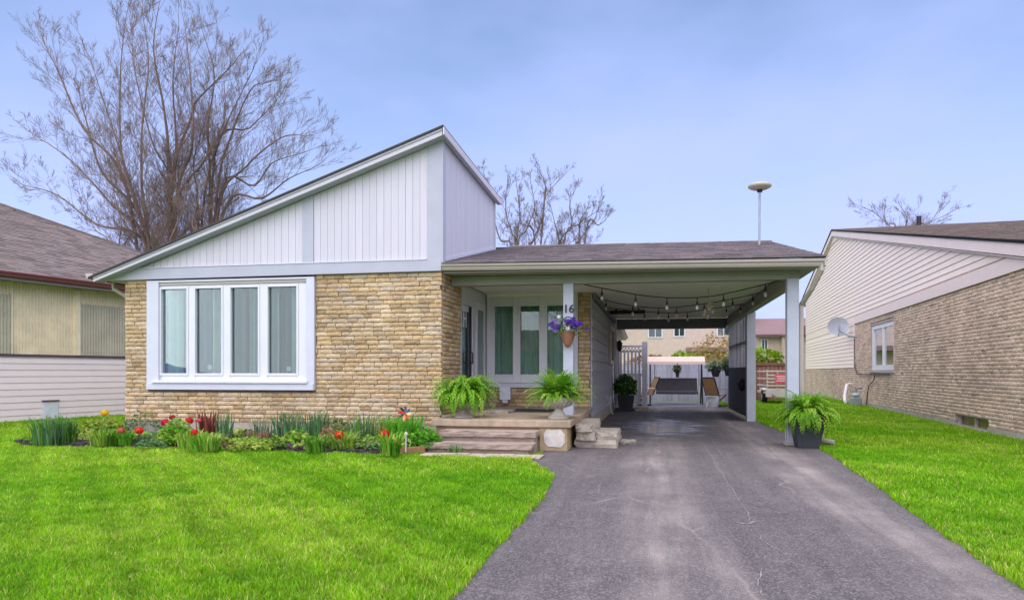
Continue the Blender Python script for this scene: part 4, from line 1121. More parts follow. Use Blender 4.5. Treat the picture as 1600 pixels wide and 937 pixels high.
MB().tube([(-1.33,19.2,0.30),(-1.24,19.2,0.42),(-1.22,19.3,0.55),(-1.24,19.45,0.45),(-1.26,19.5,0.25),(-1.2,19.6,0.05)], 0.025, 6).build('hose_loop', 'dish', hose)
part('tap', 'steel', hose, -1.35,-1.26, 19.15,19.25, 0.50,0.58)

# ================================================================== CARPORT BOXWOOD POT
bpot = thing('boxwood_pot', 'round green shrub in dark pot at the rear left of the carport', 'potted shrub', (-0.95, 22.4, 0))
taper(-0.95, 22.4, 0.0, 0.48, 0.20, 0.27).build('pot', 'slate_pot', bpot, bevel=0.01)
def leafball(mb, c, rad, n, ls, cols, flat=1.0, shell=0.55):
    for i in range(n):
        v = Vector((random.gauss(0,1),random.gauss(0,1),random.gauss(0,1))).normalized()
        r_ = random.uniform(shell,1.0)*(1+0.12*math.sin(5*v.x+3*v.z))
        p = Vector(c)+Vector((v.x*rad[0],v.y*rad[1],v.z*rad[2]))*r_
        e = Euler((random.uniform(-1.2,1.2),random.uniform(-1.2,1.2),random.uniform(0,6.28))).to_matrix(); s = ls*random.uniform(.6,1.4)
        k = random.uniform(.75,1.25); col = tuple(q*k for q in random.choice(cols))
        mb.add([p+e@Vector(q)*s for q in ((-.5,0,0),(0,-.35,.05),(.6,0,0),(0,.35,.05))],[(0,1,2,3)],col)
    return mb
leafball(MB(), (-0.95,22.4,0.80), (0.40,0.40,0.36), 1500, 0.075, [(0.06,0.17,0.02),(0.09,0.22,0.03),(0.04,0.11,0.02)]).build('foliage', 'leaf', bpot)
part('trunk', 'bark', bpot, -0.97,-0.93, 22.38,22.42, 0.40,0.75)
o = slab_stone('flat_stone', 'flagstone', None, -0.62,-0.25,22.1,22.75,0.01,0.13, 31, 4, 0.02); tag(o, 'pale stone block beside the shrub pot in the carport', 'stone')
o = slab_stone('flat_stone', 'slate_pot', None, -1.28,-0.66,21.9,22.09,0.01,0.10, 32, 4, 0.015); tag(o, 'dark flat stone in front of the shrub pot in the carport', 'stone')

# ================================================================== ANTENNA
an = thing('disc_antenna', 'beige saucer antenna on a thin mast above the carport roof', 'antenna', (2.19,15.6,3.9))
MB().tube([(2.19,15.6,3.85),(2.20,15.6,5.16)], 0.024, 8).build('mast', 'meter_grey', an)
MB().lathe([(0.05,-0.02),(0.07,0.03)], (2.20,15.6,5.12), 10).build('collar', 'black_metal', an)
MB().lathe([(0.06,0.0),(0.17,0.02),(0.238,0.055),(0.25,0.08),(0.238,0.108),(0.17,0.14),(0.08,0.155),(0.01,0.16)], (2.20,15.6,5.15), 26).build('dish_body', 'antenna_disc', an, smooth=True)

# ================================================================== LEFT NEIGHBOUR
lh = thing('beige_house', 'left neighbour house with brown shingle roof, burgundy gutter and corrugated beige wall', 'house', (-15.0,15.0,0))
LA = math.radians(13)
# wall looks towards +x / -y : u runs away from the viewer
WL = Wall((-15.3,14.0), math.radians(90)-LA)
S0, S1 = -4.0, 9.0
mb = MB(); WL.box(mb, S0, S1, -0.1, 1.60, -0.3, -0.02); lw_ = mb.build('lower_wall', 'lap_left', lh)
np_ = 10
VENT = (0.93,1.30)
for i in range(np_):
    z0 = 0.02+i*0.158; z1 = z0+0.156
    if i < 3: 
        lap(lw_, 'plank', 'lap_left', WL, z0, z1, S0, VENT[0]-0.004); lap(lw_, 'plank', 'lap_left', WL, z0, z1, VENT[1]+0.004, S1)
    else: lap(lw_, 'plank', 'lap_left', WL, z0, z1, S0, S1)
mb = MB(); WL.box(mb, S0, S1, 1.602, 1.665, -0.02, 0.04); mb.build('brown_strip', 'brown_trim', lh)
def corr(name, matn, u0, u1, z0, z1, off, pitch=0.075, d=0.026):
    v = []; f = []; u = u0; k = 0
    seq = [(0,0),(0.55,0),(0.62,-d),(0.93,-d),(1.0,0)]
    us = []
    while u < u1:
        for a, b in seq[:-1]:
            if u+a*pitch < u1: us.append((u+a*pitch, b))
        u += pitch
    us.append((u1,0))
    for i, (uu, o_) in enumerate(us):
        v += [WL.pt(uu,z0,off+o_), WL.pt(uu,z1,off+o_)]
        if i: f.append((2*i-2,2*i,2*i+1,2*i-1))
    return MB().add(v, f).build(name, matn, lh)
mb = MB(); WL.box(mb, S0, S1, 1.666, 3.55, -0.3, -0.02); mb.build('upper_wall', 'corrugated', lh)
corr('corrugated_panel', 'corrugated', S0, S1, 1.666, 3.55, 0.0)
corr('dark_corrugated_panel', 'corrugated_grey', -1.6, 0.20, 1.668, 3.08, 0.03); corr('dark_corrugated_panel', 'corrugated_grey', 1.87, 4.2, 1.668, 3.02, 0.03)
for a, b, z in ((0.20,0.235,3.10),(1.74,1.865,3.06)):
    mb = MB(); WL.box(mb, a, b, 1.668, z+0.3, 0.0, 0.05); mb.build('panel_trim', 'corrugated', lh)
mb = MB(); WL.box(mb, S0, S1+.3, 3.40, 3.43, -0.01, 0.44); mb.build('soffit', 'purple_soffit', lh)
mb = MB(); WL.box(mb, S0, S1+.3, 3.38, 3.56, 0.44, 0.47); mb.build('fascia', 'purple_soffit', lh)
prof = [(0.472,3.44),(0.53,3.44),(0.56,3.47),(0.56,3.50),(0.59,3.53),(0.595,3.565),(0.58,3.575),(0.472,3.575)]
mb = MB(); va = [WL.pt(S0,z,o_) for o_, z in prof]; vb = [WL.pt(S1+.3,z,o_) for o_, z in prof]; n = len(prof)
mb.add(va+vb, [(i,(i+1) % n,n+(i+1) % n,n+i) for i in range(n)]+[tuple(range(n)),tuple(reversed(range(n,2*n)))]); mb.build('gutter', 'burgundy', lh)
# hip roof: slope rising away from the eave
e0 = WL.pt(S0,3.56,0.50); ew = WL.pt(S1+.3,3.56,0.50)
rise = 0.465
ridge_off = -7.0
vdir = (-WL.n + Vector((0,0,rise))).normalized()
Lr = (0.50-ridge_off)*math.sqrt(1+rise*rise)
mb = MB(); a = e0; b = ew; c = WL.pt(S1+.3-7.5,3.56+rise*7.5,ridge_off); d_ = WL.pt(S0,3.56+rise*7.5,ridge_off); e_ = WL.pt(S1+.3,3.56,ridge_off-7.5); f_ = WL.pt(S0,3.56,ridge_off-7.5)
mb.add([a,b,c,d_,e_,f_], [(0,1,2,3),(1,4,2),(3,2,4,5)]); lr = mb.build('roof', 'shingle_brown', lh)
WDT = S1+.3-S0
shingles('shingles', 'shingle_brown', lr, e0+Vector((0,0,0.008)), WL.u, vdir, WDT, Lr, inside=lambda u, v: u < WDT-v/math.sqrt(1+rise*rise), expo=0.15, tab=0.34)
mb = MB(); hp = ew; 
for k in range(26):
    p = ew.lerp(c, k/26); q = ew.lerp(c, (k+1.15)/26); g_ = random.uniform(.7,1.0)
    mb.tube([p+Vector((0,0,.02)), q+Vector((0,0,.03))], 0.055, 5, c=(g_,g_,g_))
mb.build('hip_cap', 'shingle_brown', lr, kind='stuff')
mb = MB(); WL.box(mb, VENT[0], VENT[1], 0.0, 0.49, -0.02, 0.045); v_ = mb.build('wall_vent', 'vent_white', lh, bevel=0.006)
mb = MB(); WL.box(mb, VENT[0]-0.02, VENT[1]+0.02, 0.492, 0.525, -0.02, 0.07); mb.build('vent_hood', 'brown_trim', v_)

# ================================================================== RIGHT NEIGHBOUR
rh = thing('brick_siding_house', 'right neighbour house with brown brick lower wall and pale pink lap siding gable', 'house', (7.0,20.0,0))
RA = math.radians(4.1)
WN = Wall((6.39,13.6), -(math.radians(90)+RA))      # looks to -x; u runs TOWARDS the viewer
# s = distance away from the viewer = -u
def S(s): return -s
SB = 14.5
mb = MB()
WN.box(mb, S(SB), S(11.96), 0.10, 3.04, -0.25, -0.03); WN.box(mb, S(8.91), S(3.60), 0.10, 3.04, -0.25, -0.03); WN.box(mb, S(11.96), S(8.91), 0.10, 1.21, -0.25, -0.03); WN.box(mb, S(11.96), S(8.91), 2.865, 3.04, -0.25, -0.03); WN.box(mb, S(1.62), 5.0, 0.10, 3.04, -0.25, -0.03); WN.box(mb, S(3.60), S(1.62), 0.27, 3.04, -0.25, -0.03); WN.box(mb, S(28.2), S(SB), 0.0, 1.38, -0.25, -0.03)
bwl = mb.build('brick_wall', 'neighbour_mortar', rh)
brick_wall(bwl, WN, S(SB), 4.6, 0.14, 3.045, [(S(12.0),S(8.9),1.22,2.86),(S(3.60),S(1.62),-1,0.26)], 0.0765, 0.19, 0.235, 'neighbour_brick', single=lambda u, z: -4.2 < u < 0.35 and z > 0.2 and z < 3.0, joint=0.009, maxsingle=300)
brick_wall(bwl, WN, S(28.2), S(SB)-0.005, 0.05, 1.37, [], 0.0765, 0.19, 0.235, 'neighbour_brick', joint=0.011)
mb = MB(); WN.box(mb, S(28.2), S(3.60), -0.2, 0.135, -0.2, 0.01); WN.box(mb, S(1.62), 5.0, -0.2, 0.135, -0.2, 0.01); WN.box(mb, S(3.60), S(1.62), -0.2, 0.02, -0.2, 0.01); mb.build('foundation', 'concrete', rh)
def zrk(s): return 7.45-0.208*abs(s-18.8)          # roof line of the gable
mb = MB(); WN.poly(mb, [(S(28.2),1.39),(S(SB),1.39),(S(SB),3.05),(5.0,3.05),(5.0,3.1),(S(2.0),zrk(2.0)-.25),(S(18.8),zrk(18.8)-.25),(S(28.2),zrk(28.2)-.25)], -0.25, -0.022); sdw = mb.build('siding_wall', 'lap_pink', rh)
pit = 0.152; z = 1.40; 
while z < 7.2:
    zb, za = z, z+pit-0.003
    far_b = min(28.2, 18.8+(7.45-.28-zb)/0.208); far_t = min(28.2, 18.8+(7.45-.28-za)/0.208)
    if za < 3.06: nb_, nt_ = SB+0.16, SB+0.16
    elif zb < 3.33 : z += pit; continue
    else: nb_, nt_ = max(18.8-(7.45-.28-zb)/0.208,-5), max(18.8-(7.45-.28-za)/0.208,-5)
    if far_t-nt_ < 0.05: break
    lap(sdw, 'plank', 'lap_pink', WN, zb, za, S(far_b), S(nb_), S(far_t), S(nt_), proud=0.024)
    z += pit
mb = MB(); WN.box(mb, S(28.2), S(SB+0.16), 3.02, 3.42, -0.02, 0.003); mb.build('filler_board', 'lap_pink', sdw)
mb = MB(); WN.box(mb, S(SB+0.16), 5.0, 3.05, 3.33, -0.02, 0.045); mb.build('band_board', 'trim_pink', rh)
mb = MB(); WN.box(mb, S(SB+0.155), S(SB), 1.39, 3.049, -0.02, 0.045); mb.build('corner_board', 'trim_pink', rh)
mb = MB(); WN.poly(mb, [(S(19.9),zrk(19.9)-.30),(S(17.6),zrk(17.6)-.30),(S(18.8),zrk(18.8)-.27)], 0.02, 0.05); mb.build('gable_louvre', 'trim_pink', rh)
for s0, s1 in ((18.8,29.0),(-5.0,18.8)):
    mb = MB(); WN.poly(mb, [(S(s1),zrk(s1)-.25),(S(s0),zrk(s0)-.25),(S(s0),zrk(s0)-.02),(S(s1),zrk(s1)-.02)], 0.10, 0.14); mb.build('rake_board', 'trim_pink', rh)
    mb = MB(); WN.poly(mb, [(S(s1),zrk(s1)-.30),(S(s0),zrk(s0)-.30),(S(s0),zrk(s0)-.27),(S(s1),zrk(s1)-.27)], -0.02, 0.099); mb.build('rake_soffit', 'trim_pink', rh)
mb = MB()
for s0, s1 in ((18.8,30.0),(-5.0,18.8)):
    WN.poly(mb, [(S(s1),zrk(s1)-.02),(S(s0),zrk(s0)-.02),(S(s0),zrk(s0)+.03),(S(s1),zrk(s1)+.03)], -12.0, 0.17)
rr_ = mb.build('roof', 'shingle_brown', rh)
q0 = WN.pt(S(-5.0), zrk(-5.0)+.032, 0.17); ang = math.atan(0.208)
shingles('shingles', 'shingle_brown', rr_, q0, -WN.n, (-WN.u*math.cos(ang)+Vector((0,0,math.sin(ang)))), 9.0, 23.8/math.cos(ang), expo=0.16, tab=0.36)
c = WN.pt(S(18.7), 7.4, -3.3); MB().tube([c, c+Vector((0,0,0.45))], 0.10, 8).build('vent_pipe', 'black_paint', rh)
# its window
mb = MB(); 
WN.box(mb, S(11.95), S(11.72), 1.30,2.80, -0.12,-0.05); WN.box(mb, S(9.10), S(8.92), 1.30,2.80, -0.12,-0.05); WN.box(mb, S(11.72), S(9.10), 1.30,1.46, -0.12,-0.05); WN.box(mb, S(11.72), S(9.10), 2.66,2.80, -0.12,-0.05); WN.box(mb, S(10.5),S(10.36),1.46,2.66,-0.12,-0.05)
nw = mb.build('window', 'white_vinyl', rh)
for a, b in ((11.72,10.5),(10.36,9.10)):
    mb = MB(); WN.box(mb, S(a), S(b), 1.46, 2.66, -0.10,-0.095); mb.build('pane', 'glass_dark', nw)
mb = MB(); WN.box(mb, S(11.9), S(8.95), 1.30, 2.80, -0.30,-0.26); mb.build('room_backing', 'interior', nw)
mb = MB(); WN.box(mb, S(11.98), S(8.88), 2.802, 2.86, -0.2,-0.02); mb.build('lintel', 'neighbour_mortar', nw)
mb = MB(); WN.box(mb, S(12.02), S(8.86), 1.215, 1.298, -0.15, 0.05); mb.build('sill', 'concrete', nw)
for s in (11.5,11.2,10.9,10.0,9.6): 
    mb = MB(); WN.box(mb, S(s), S(s-0.18), 1.47,2.65, -0.22,-0.2); mb.build('curtain', 'curtain', nw)
# basement window
mb = MB(); WN.box(mb, S(3.60), S(3.55), 0.02,0.26, -0.2,-0.09); WN.box(mb, S(1.67), S(1.62), 0.02,0.26, -0.2,-0.09); WN.box(mb, S(3.55), S(1.67), 0.02,0.06, -0.2,-0.02); WN.box(mb, S(2.62),S(2.58),0.06,0.26,-0.2,-0.09)
bw2 = mb.build('basement_window', 'gutter', rh)
for a, b in ((3.55,2.62),(2.58,1.67)):
    mb = MB(); WN.box(mb, S(a), S(b), 0.06,0.262, -0.15,-0.145); mb.build('pane', 'glass_dull', bw2)
mb = MB(); WN.box(mb, S(3.6), S(1.62), 0.02,0.262, -0.24,-0.2); mb.build('pane_backing', 'corrugated', bw2)

# satellite dish
P = WN.pt(S(14.3), 2.55, 0.0); C_ = WN.pt(S(15.1), 3.00, 0.50)
sd = thing('satellite_dish', 'grey satellite dish on a bent arm fixed to the right neighbour wall', 'satellite dish', P)
MB().tube([P, WN.pt(S(14.4),2.60,0.25), WN.pt(S(14.8),2.80,0.45), C_], 0.035, 7).build('arm', 'steel', sd)
nrm = (Vector((0,0,CAM_H+3))-C_).normalized(); q = nrm.to_track_quat('Z','Y')
mb = MB(); v = []; f = []; nr, na = 5, 24
for i in range(nr+1):
    for k in range(na):
        r_ = 0.39*i/nr; a = 2*math.pi*k/na
        v.append(C_+q@Vector((r_*math.cos(a)*1.0, r_*math.sin(a)*0.92, 0.10*(i/nr)**2)))
for i in range(nr):
    for k in range(na): f.append((i*na+k,i*na+(k+1) % na,(i+1)*na+(k+1) % na,(i+1)*na+k))
mb.add(v, f); dd = mb.build('reflector', 'dish', sd, smooth=True)
MB().tube([C_+q@Vector((0,-0.38,0.1)), C_+q@Vector((0.05,-0.25,0.35)), C_+q@Vector((0,-0.1,0.42))], 0.02, 6).build('feed_arm', 'dish', sd)
MB().tube([C_+q@Vector((0,-0.16,0.42)), C_+q@Vector((0,0.02,0.44))], 0.06, 8).build('receiver', 'dish', sd)
# cables down the wall
def cable(label, pts, r=0.018):
    tag(MB().tube(pts, r, 5).build('cable', 'cable'), label, 'cable')
cable('dark cable running from the satellite dish down and along below the window sill', [WN.pt(S(14.35),2.5,0.06),WN.pt(S(14.35),2.0,0.06),WN.pt(S(14.3),1.4,0.05),WN.pt(S(13.9),1.17,0.05),WN.pt(S(12.6),1.15,0.05),WN.pt(S(9.2),1.17,0.05)])
cable('dark cable dropping from the window sill to the gas meter', [WN.pt(S(11.0),1.15,0.06),WN.pt(S(11.2),0.95,0.06),WN.pt(S(11.9),0.75,0.07),WN.pt(S(12.1),0.3,0.08),WN.pt(S(12.1),0.0,0.1)])
# gas meter
gp = WN.pt(S(12.5), 0.0, 0.35)
gm = thing('gas_meter', 'small grey gas meter standing on the lawn below the neighbour window', 'gas meter', gp)
MB().obox(gp+Vector((0,0,0.20)), (0.34,0.30,0.30)).build('body', 'meter_grey', gm, bevel=0.04)
MB().lathe([(0.10,0.36),(0.15,0.40),(0.15,0.45),(0.08,0.50)], gp, 12).build('regulator', 'dish', gm)
MB().tube([gp+Vector((0,0,0.48)), gp+Vector((0,0,0.66)), gp+Vector((0.2,0,0.68))], 0.05, 8).build('pipe', 'steel', gm)
MB().tube([gp+Vector((0,0,0.0)), gp+Vector((0,0,0.08))], 0.05, 8).build('riser', 'steel', gm)
wp = [WN.pt(S(14.9),0.78,0.08),WN.pt(S(14.75),0.74,0.25),WN.pt(S(14.3),0.35,0.40),WN.pt(S(14.0),0.16,0.45),WN.pt(S(13.6),0.13,0.5)]
tag(MB().tube(wp, 0.055, 8).build('drain_pipe', 'pipe_white'), 'white bent drain pipe on the right neighbour wall beside the gas meter', 'pipe')

# ================================================================== BACK YARD
random.seed(33)
def boards(parent, W, u0, u1, z0, z1, w, gap, matn, top='flat', off=0.0, jit=0.01, name='board'):
    u = u0
    while u+w <= u1+0.001:
        zt_ = z1+random.uniform(-jit,jit); mb = MB()
        if top == 'dog': W.poly(mb, [(u,z0),(u+w,z0),(u+w,zt_-0.04),(u+w*.7,zt_),(u+w*.3,zt_),(u,zt_-0.04)], off-0.02, off)
        else: W.box(mb, u, u+w, z0, zt_, off-0.02, off)
        mb.build(name, matn, parent); u += w+gap
WBk = Wall((0,29.4),0.0)
bf = thing('wooden_fence', 'weathered grey board fence across the back behind the swing', 'fence', (1.0,29.4,0))
boards(bf, WBk, -2.2, 3.1, 0.03, 1.60, 0.15, 0.012, 'fence_grey', 'dog')
mb = MB(); WBk.box(mb, -2.2,3.1,0.3,0.4,-0.07,-0.021); mb.build('rail', 'fence_grey', bf); mb = MB(); WBk.box(mb, -2.2,3.1,1.2,1.3,-0.07,-0.021); mb.build('rail', 'fence_grey', bf)
WSd = Wall((2.62,0), math.radians(-90))            # looks to -x, u = -y
sf = thing('wooden_fence', 'weathered grey side fence with flower boxes behind the right patio chair', 'fence', (2.62,26,0))
boards(sf, WSd, -29.3, -23.2, 0.03, 1.55, 0.15, 0.012, 'fence_grey', 'dog')
for yy, hh in ((23.3,1.95),(25.3,1.7)): part('post', 'fence_grey', sf, 2.50,2.598, yy, yy+0.1, 0.0, hh)
mb = MB(); WSd.box(mb, -29.3,-23.2,1.2,1.3,-0.07,-0.021); mb.build('rail', 'fence_grey', sf)
gtw = Wall((0,25.0),0.0)
gt_ = thing('garden_gate', 'tall blue-grey slatted garden gate with lattice top beside the carport', 'gate', (-0.8,25,0))
boards(gt_, gtw, -1.27, -0.50, 0.08, 1.10, 0.115, 0.01, 'fence_grey', name='board')
boards(gt_, gtw, -1.27, -0.50, 1.16, 1.95, 0.065, 0.065, 'fence_grey', name='slat', off=-0.001)
part('post', 'fence_grey', gt_, -1.40,-1.28, 24.95,25.08, 0.0,2.2); part('post', 'fence_grey', gt_, -0.49,-0.30, 24.92,25.08, 0.0,2.3)
for z0, z1 in ((0.15,0.25),(1.08,1.18),(1.93,2.0),(2.12,2.18)): part('rail', 'fence_grey', gt_, -1.27,-0.50, 25.005,25.05, z0,z1)
for k in range(7):
    for s in (1,-1):
        x = -1.24+k*0.115
        MB().tube([(x,25.01+0.01*s,2.0),(x+0.1*s,25.01+0.01*s,2.13)], 0.012, 4).build('lattice_strip', 'fence_grey', gt_)

sw = thing('porch_swing', 'garden swing bench with peach canopy and dark cushions in the back yard', 'swing', (0.75,27,0))
v = [(-0.32,26.5,1.62),(1.80,26.5,1.62),(1.80,27.0,1.82),(-0.32,27.0,1.82),(1.80,27.7,1.68),(-0.32,27.7,1.68)]
mb = MB(); mb.add(v, [(0,1,2,3),(3,2,4,5)]); mb.add([(-0.32,26.5,1.62),(1.80,26.5,1.62),(1.80,26.48,1.52),(-0.32,26.48,1.52)], [(0,1,2,3)]); mb.build('canopy', 'canopy_cloth', sw)
for x in (-0.22,1.70):
    MB().tube([(x,26.45,0.02),(x,27.0,1.72)],0.03,6).build('leg', 'black_metal', sw); MB().tube([(x,27.6,0.02),(x,27.0,1.72)],0.03,6).build('leg', 'black_metal', sw)
MB().tube([(-0.25,27.0,1.72),(1.73,27.0,1.72)],0.03,6).build('top_bar', 'black_metal', sw)
part('seat_cushion', 'cushion_dark', sw, 0.0,1.55, 26.6,27.15, 0.40,0.52, bevel=0.04)
MB().hexa([(0.0,27.10,0.50),(1.55,27.10,0.50),(1.55,27.28,1.0),(0.0,27.28,1.0)],[(0.0,27.22,0.50),(1.55,27.22,0.50),(1.55,27.38,1.0),(0.0,27.38,1.0)]).build('back_cushion', 'cushion_dark', sw, bevel=0.03)
for x in (-0.05,1.60):
    MB().tube([(x,26.65,0.45),(x,26.65,0.68),(x,27.2,0.70)],0.025,6).build('armrest', 'trailer_paint', sw)
    MB().tube([(x,26.95,0.5),(x,27.0,1.70)],0.012,5).build('hanger', 'black_metal', sw)
def patio_chair(label, x, y, rz):
    t = thing('patio_chair', label, 'chair', (0,0,0), 'sling patio chairs by the swing'); e = Matrix.Rotation(rz,4,'Z')
    MB().hexa([(-.27,-.25,.42),(.27,-.25,.42),(.27,.22,.38),(-.27,.22,.38)],[(-.27,-.25,.45),(.27,-.25,.45),(.27,.22,.41),(-.27,.22,.41)]).build('seat', 'chair_cloth', t)
    MB().hexa([(-.27,.22,.40),(.27,.22,.40),(.25,.46,1.0),(-.25,.46,1.0)],[(-.27,.25,.40),(.27,.25,.40),(.25,.49,1.0),(-.25,.49,1.0)]).build('backrest', 'chair_cloth', t)
    for s in (-1,1):
        MB().tube([(.29*s,.22,.38),(.27*s,.49,1.02)],.02,6).build('back_post','black_metal',t)
        MB().tube([(.30*s,-.28,.40),(.31*s,-.27,.64),(.31*s,.30,.62)],.02,6).build('armrest','trailer_paint',t)
        MB().tube([(.24*s,-.22,.40),(.05*s,-.02,.16)],.02,6).build('leg','black_metal',t)
    MB().tube([(-.27,.49,1.02),(.27,.49,1.02)],.02,6).build('top_rail','black_metal',t)
    MB().tube([(0,0,.40),(0,0,.06)],.035,8).build('pedestal','black_metal',t)
    MB().lathe([(.28,.012),(.28,.04),(.05,.08)],(0,0,0),14).build('base','black_metal',t)
    t.location = (x,y,0.01); t.rotation_euler = (0,0,rz); return t
patio_chair('tan sling patio chair seen side-on left of the swing', -0.42, 25.7, R(-70))
patio_chair('tan sling patio chair turned towards the swing at its right', 2.12, 25.5, R(138))
# flower boxes / hanging plants
def bush_thing(name, label, cat, c, rad, n, ls, cols, pot=None):
    t = thing(name, label, cat, (c[0],c[1],c[2]-rad[2]))
    leafball(MB(), c, rad, n, ls, cols).build('foliage', 'leaf', t)
    if pot: MB().lathe([(pot*.5,-rad[2]-0.16),(pot*.9,-rad[2]*.5),(pot,-rad[2]*.2),(pot*.8,-rad[2]*.2)], c, 12).build('pot', 'slate_pot', t)
    return t
GREY_G = [(0.22,0.28,0.18),(0.30,0.36,0.24),(0.14,0.22,0.10)]
bush_thing('hanging_plant', 'grey-green trailing plant in a box on the side fence', 'plant', (2.05,25.0,1.42), (0.34,0.25,0.20), 500, 0.08, GREY_G, 0.2)
bush_thing('hanging_plant', 'dark green plant in a pot near the carport screen top', 'plant', (2.38,24.0,1.50), (0.26,0.22,0.24), 420, 0.08, [(0.08,0.14,0.05),(0.13,0.20,0.08),(0.25,0.30,0.18)], 0.18)
bush_thing('hanging_plant', 'small olive hanging plant under the swing canopy', 'plant', (0.78,26.3,1.36), (0.17,0.15,0.17), 260, 0.07, [(0.10,0.11,0.03),(0.16,0.16,0.05),(0.06,0.08,0.03)], 0.1)
o = slab_stone('garden_bag', 'vent_white', None, 1.72,2.12,24.6,24.9,0.01,0.40, 40, 4, 0.03); tag(o, 'pale bag standing below the right patio chair', 'bag')
bush_thing('shrub', 'lime green shrub top behind the back fence', 'shrub', (1.2,31.2,1.72), (0.85,0.7,0.42), 900, 0.13, [(0.22,0.36,0.01),(0.30,0.42,0.02),(0.16,0.28,0.01)])
bush_thing('shrub', 'orange-brown budding shrub behind the back fence', 'shrub', (2.9,33.0,2.25), (1.3,0.9,0.75), 1000, 0.12, [(0.42,0.26,0.09),(0.50,0.34,0.14),(0.28,0.24,0.06)])
bush_thing('shrub', 'lime green shrub over the brown fence beside the trailer', 'shrub', (4.55,31.0,1.85), (0.9,0.7,0.42), 900, 0.13, [(0.20,0.34,0.01),(0.28,0.40,0.02),(0.14,0.26,0.01)])
bush_thing('shrub', 'red-brown leafing shrub behind the fence at the left of the swing', 'shrub', (-0.1,32.5,1.7), (1.3,0.7,0.35), 700, 0.13, [(0.34,0.17,0.10),(0.42,0.24,0.15),(0.22,0.14,0.08)])
# brown fence behind the trailer
wbr = Wall((0,30.2),0.0)
brf = thing('wooden_fence', 'red-brown board fence behind the utility trailer', 'fence', (5,30.2,0))
boards(brf, wbr, 3.3, 5.95, 0.03, 1.62, 0.15, 0.012, 'fence_brown', 'flat', jit=0.03)
part('post', 'fence_brown', brf, 5.62,5.76, 30.0,30.14, 0.0,2.1); part('top_rail', 'fence_brown', brf, 3.3,5.94, 30.13,30.198, 1.50,1.60)
# utility trailer
tr = thing('utility_trailer', 'beige slat-sided utility trailer with red sign parked on the side lawn', 'trailer', (4.9,28,0))
part('bed', 'trailer_paint', tr, 4.05,5.30, 27.2,29.4, 0.42,0.50); part('side_board', 'trailer_paint', tr, 4.05,5.30, 27.14,27.198, 0.30,0.62)
for x in (4.08,4.45,5.02): part('stake', 'trailer_paint', tr, x,x+0.05, 27.15,27.197, 0.62,1.30)
for z in (0.70,0.83,0.96,1.09,1.24): part('rail', 'trailer_paint', tr, 4.05,5.30, 27.10,27.148, z,z+0.05)
for z in (0.70,0.96,1.24): part('rail', 'trailer_paint', tr, 4.05,4.10, 27.2,29.4, z,z+0.05)
sgn = part('sign', 'sign_red', tr, 4.36,4.94, 27.07,27.098, 0.82,1.16)
for z, x0, x1 in ((1.05,4.42,4.88),(0.97,4.45,4.80),(0.89,4.42,4.86)): part('sign_line', 'sign_white', sgn, x0,x1, 27.062,27.069, z,z+0.03)
for yy in (27.35,):
    wh = MB().tube([(4.02,28.0,0.27),(4.20,28.0,0.27)],0.26,18).build('wheel', 'rubber', tr); MB().tube([(4.005,28.0,0.27),(4.02,28.0,0.27)],0.14,12).build('rim', 'steel', wh)
    wh = MB().tube([(5.15,28.0,0.27),(5.33,28.0,0.27)],0.26,18).build('wheel', 'rubber', tr); MB().tube([(5.33,28.0,0.27),(5.345,28.0,0.27)],0.14,12).build('rim', 'steel', wh)
MB().hexa([(4.0,27.55,0.56),(4.22,27.55,0.56),(4.22,28.45,0.56),(4.0,28.45,0.56)],[(4.0,27.7,0.62),(4.22,27.7,0.62),(4.22,28.3,0.62),(4.0,28.3,0.62)]).build('mudguard', 'vent_white', tr)
MB().tube([(4.3,27.2,0.40),(4.25,26.4,0.36)],0.04,6).build('drawbar', 'steel', tr)

# houses beyond the back fences
def far_house(label, x0, x1, y0, y1, ze, zr_, windows, over=0.5, shed=None):
    t = thing('rear_house', label, 'house', ((x0+x1)/2, y0, 0)); part('wall', 'stucco_beige', t, x0,x1,y0,y1,-0.3,ze)
    ym = (y0+y1)/2; mb = MB()
    mb.hexa([(x0-over,y0-over,ze-0.05),(x1+over,y0-over,ze-0.05),(x1+over,ym,zr_),(x0-over,ym,zr_)],[(x0-over,y0-over,ze+0.10),(x1+over,y0-over,ze+0.10),(x1+over,ym,zr_+.12),(x0-over,ym,zr_+.12)])
    mb.hexa([(x0-over,ym+.001,zr_),(x1+over,ym+.001,zr_),(x1+over,y1+over,ze-0.05),(x0-over,y1+over,ze-0.05)],[(x0-over,ym+.001,zr_+.12),(x1+over,ym+.001,zr_+.12),(x1+over,y1+over,ze+0.10),(x0-over,y1+over,ze+0.10)])
    mb.build('roof', 'roof_far', t)
    mb = MB(); mb.box(x0-over,x1+over,y0-over-0.08,y0-over-0.002,ze-0.10,ze+0.06); mb.build('gutter', 'brown_trim', t)
    for (a,b,c,d_) in windows:
        w = MB().box(a,b,y0-0.06,y0-0.002,c,d_).build('window', 'white_vinyl', t)
        part('pane', 'glass_dark', w, a+.08,(a+b)/2-.03, y0-0.08,y0-0.061, c+.08,d_-.08); part('pane', 'glass_dark', w, (a+b)/2+.03,b-.08, y0-0.08,y0-0.061, c+.08,d_-.08)
    return t
rh1 = far_house('long beige two-storey house row seen through the carport opening', -9.0, 5.6, 48, 57, 5.6, 7.0, [(-0.55,0.45,3.55,4.65),(1.15,1.95,3.6,4.65),(4.0,4.9,3.6,4.65),(-3.2,-2.2,3.55,4.65)])
part('lower_roof', 'roof_far', rh1, 2.0,4.6, 46.4,47.99, 2.55,2.85)
rh2 = far_house('beige house with mauve hip roof seen between the carport posts', 6.4, 12.5, 46, 53, 3.50, 4.75, [(6.55,7.0,2.6,3.35)])
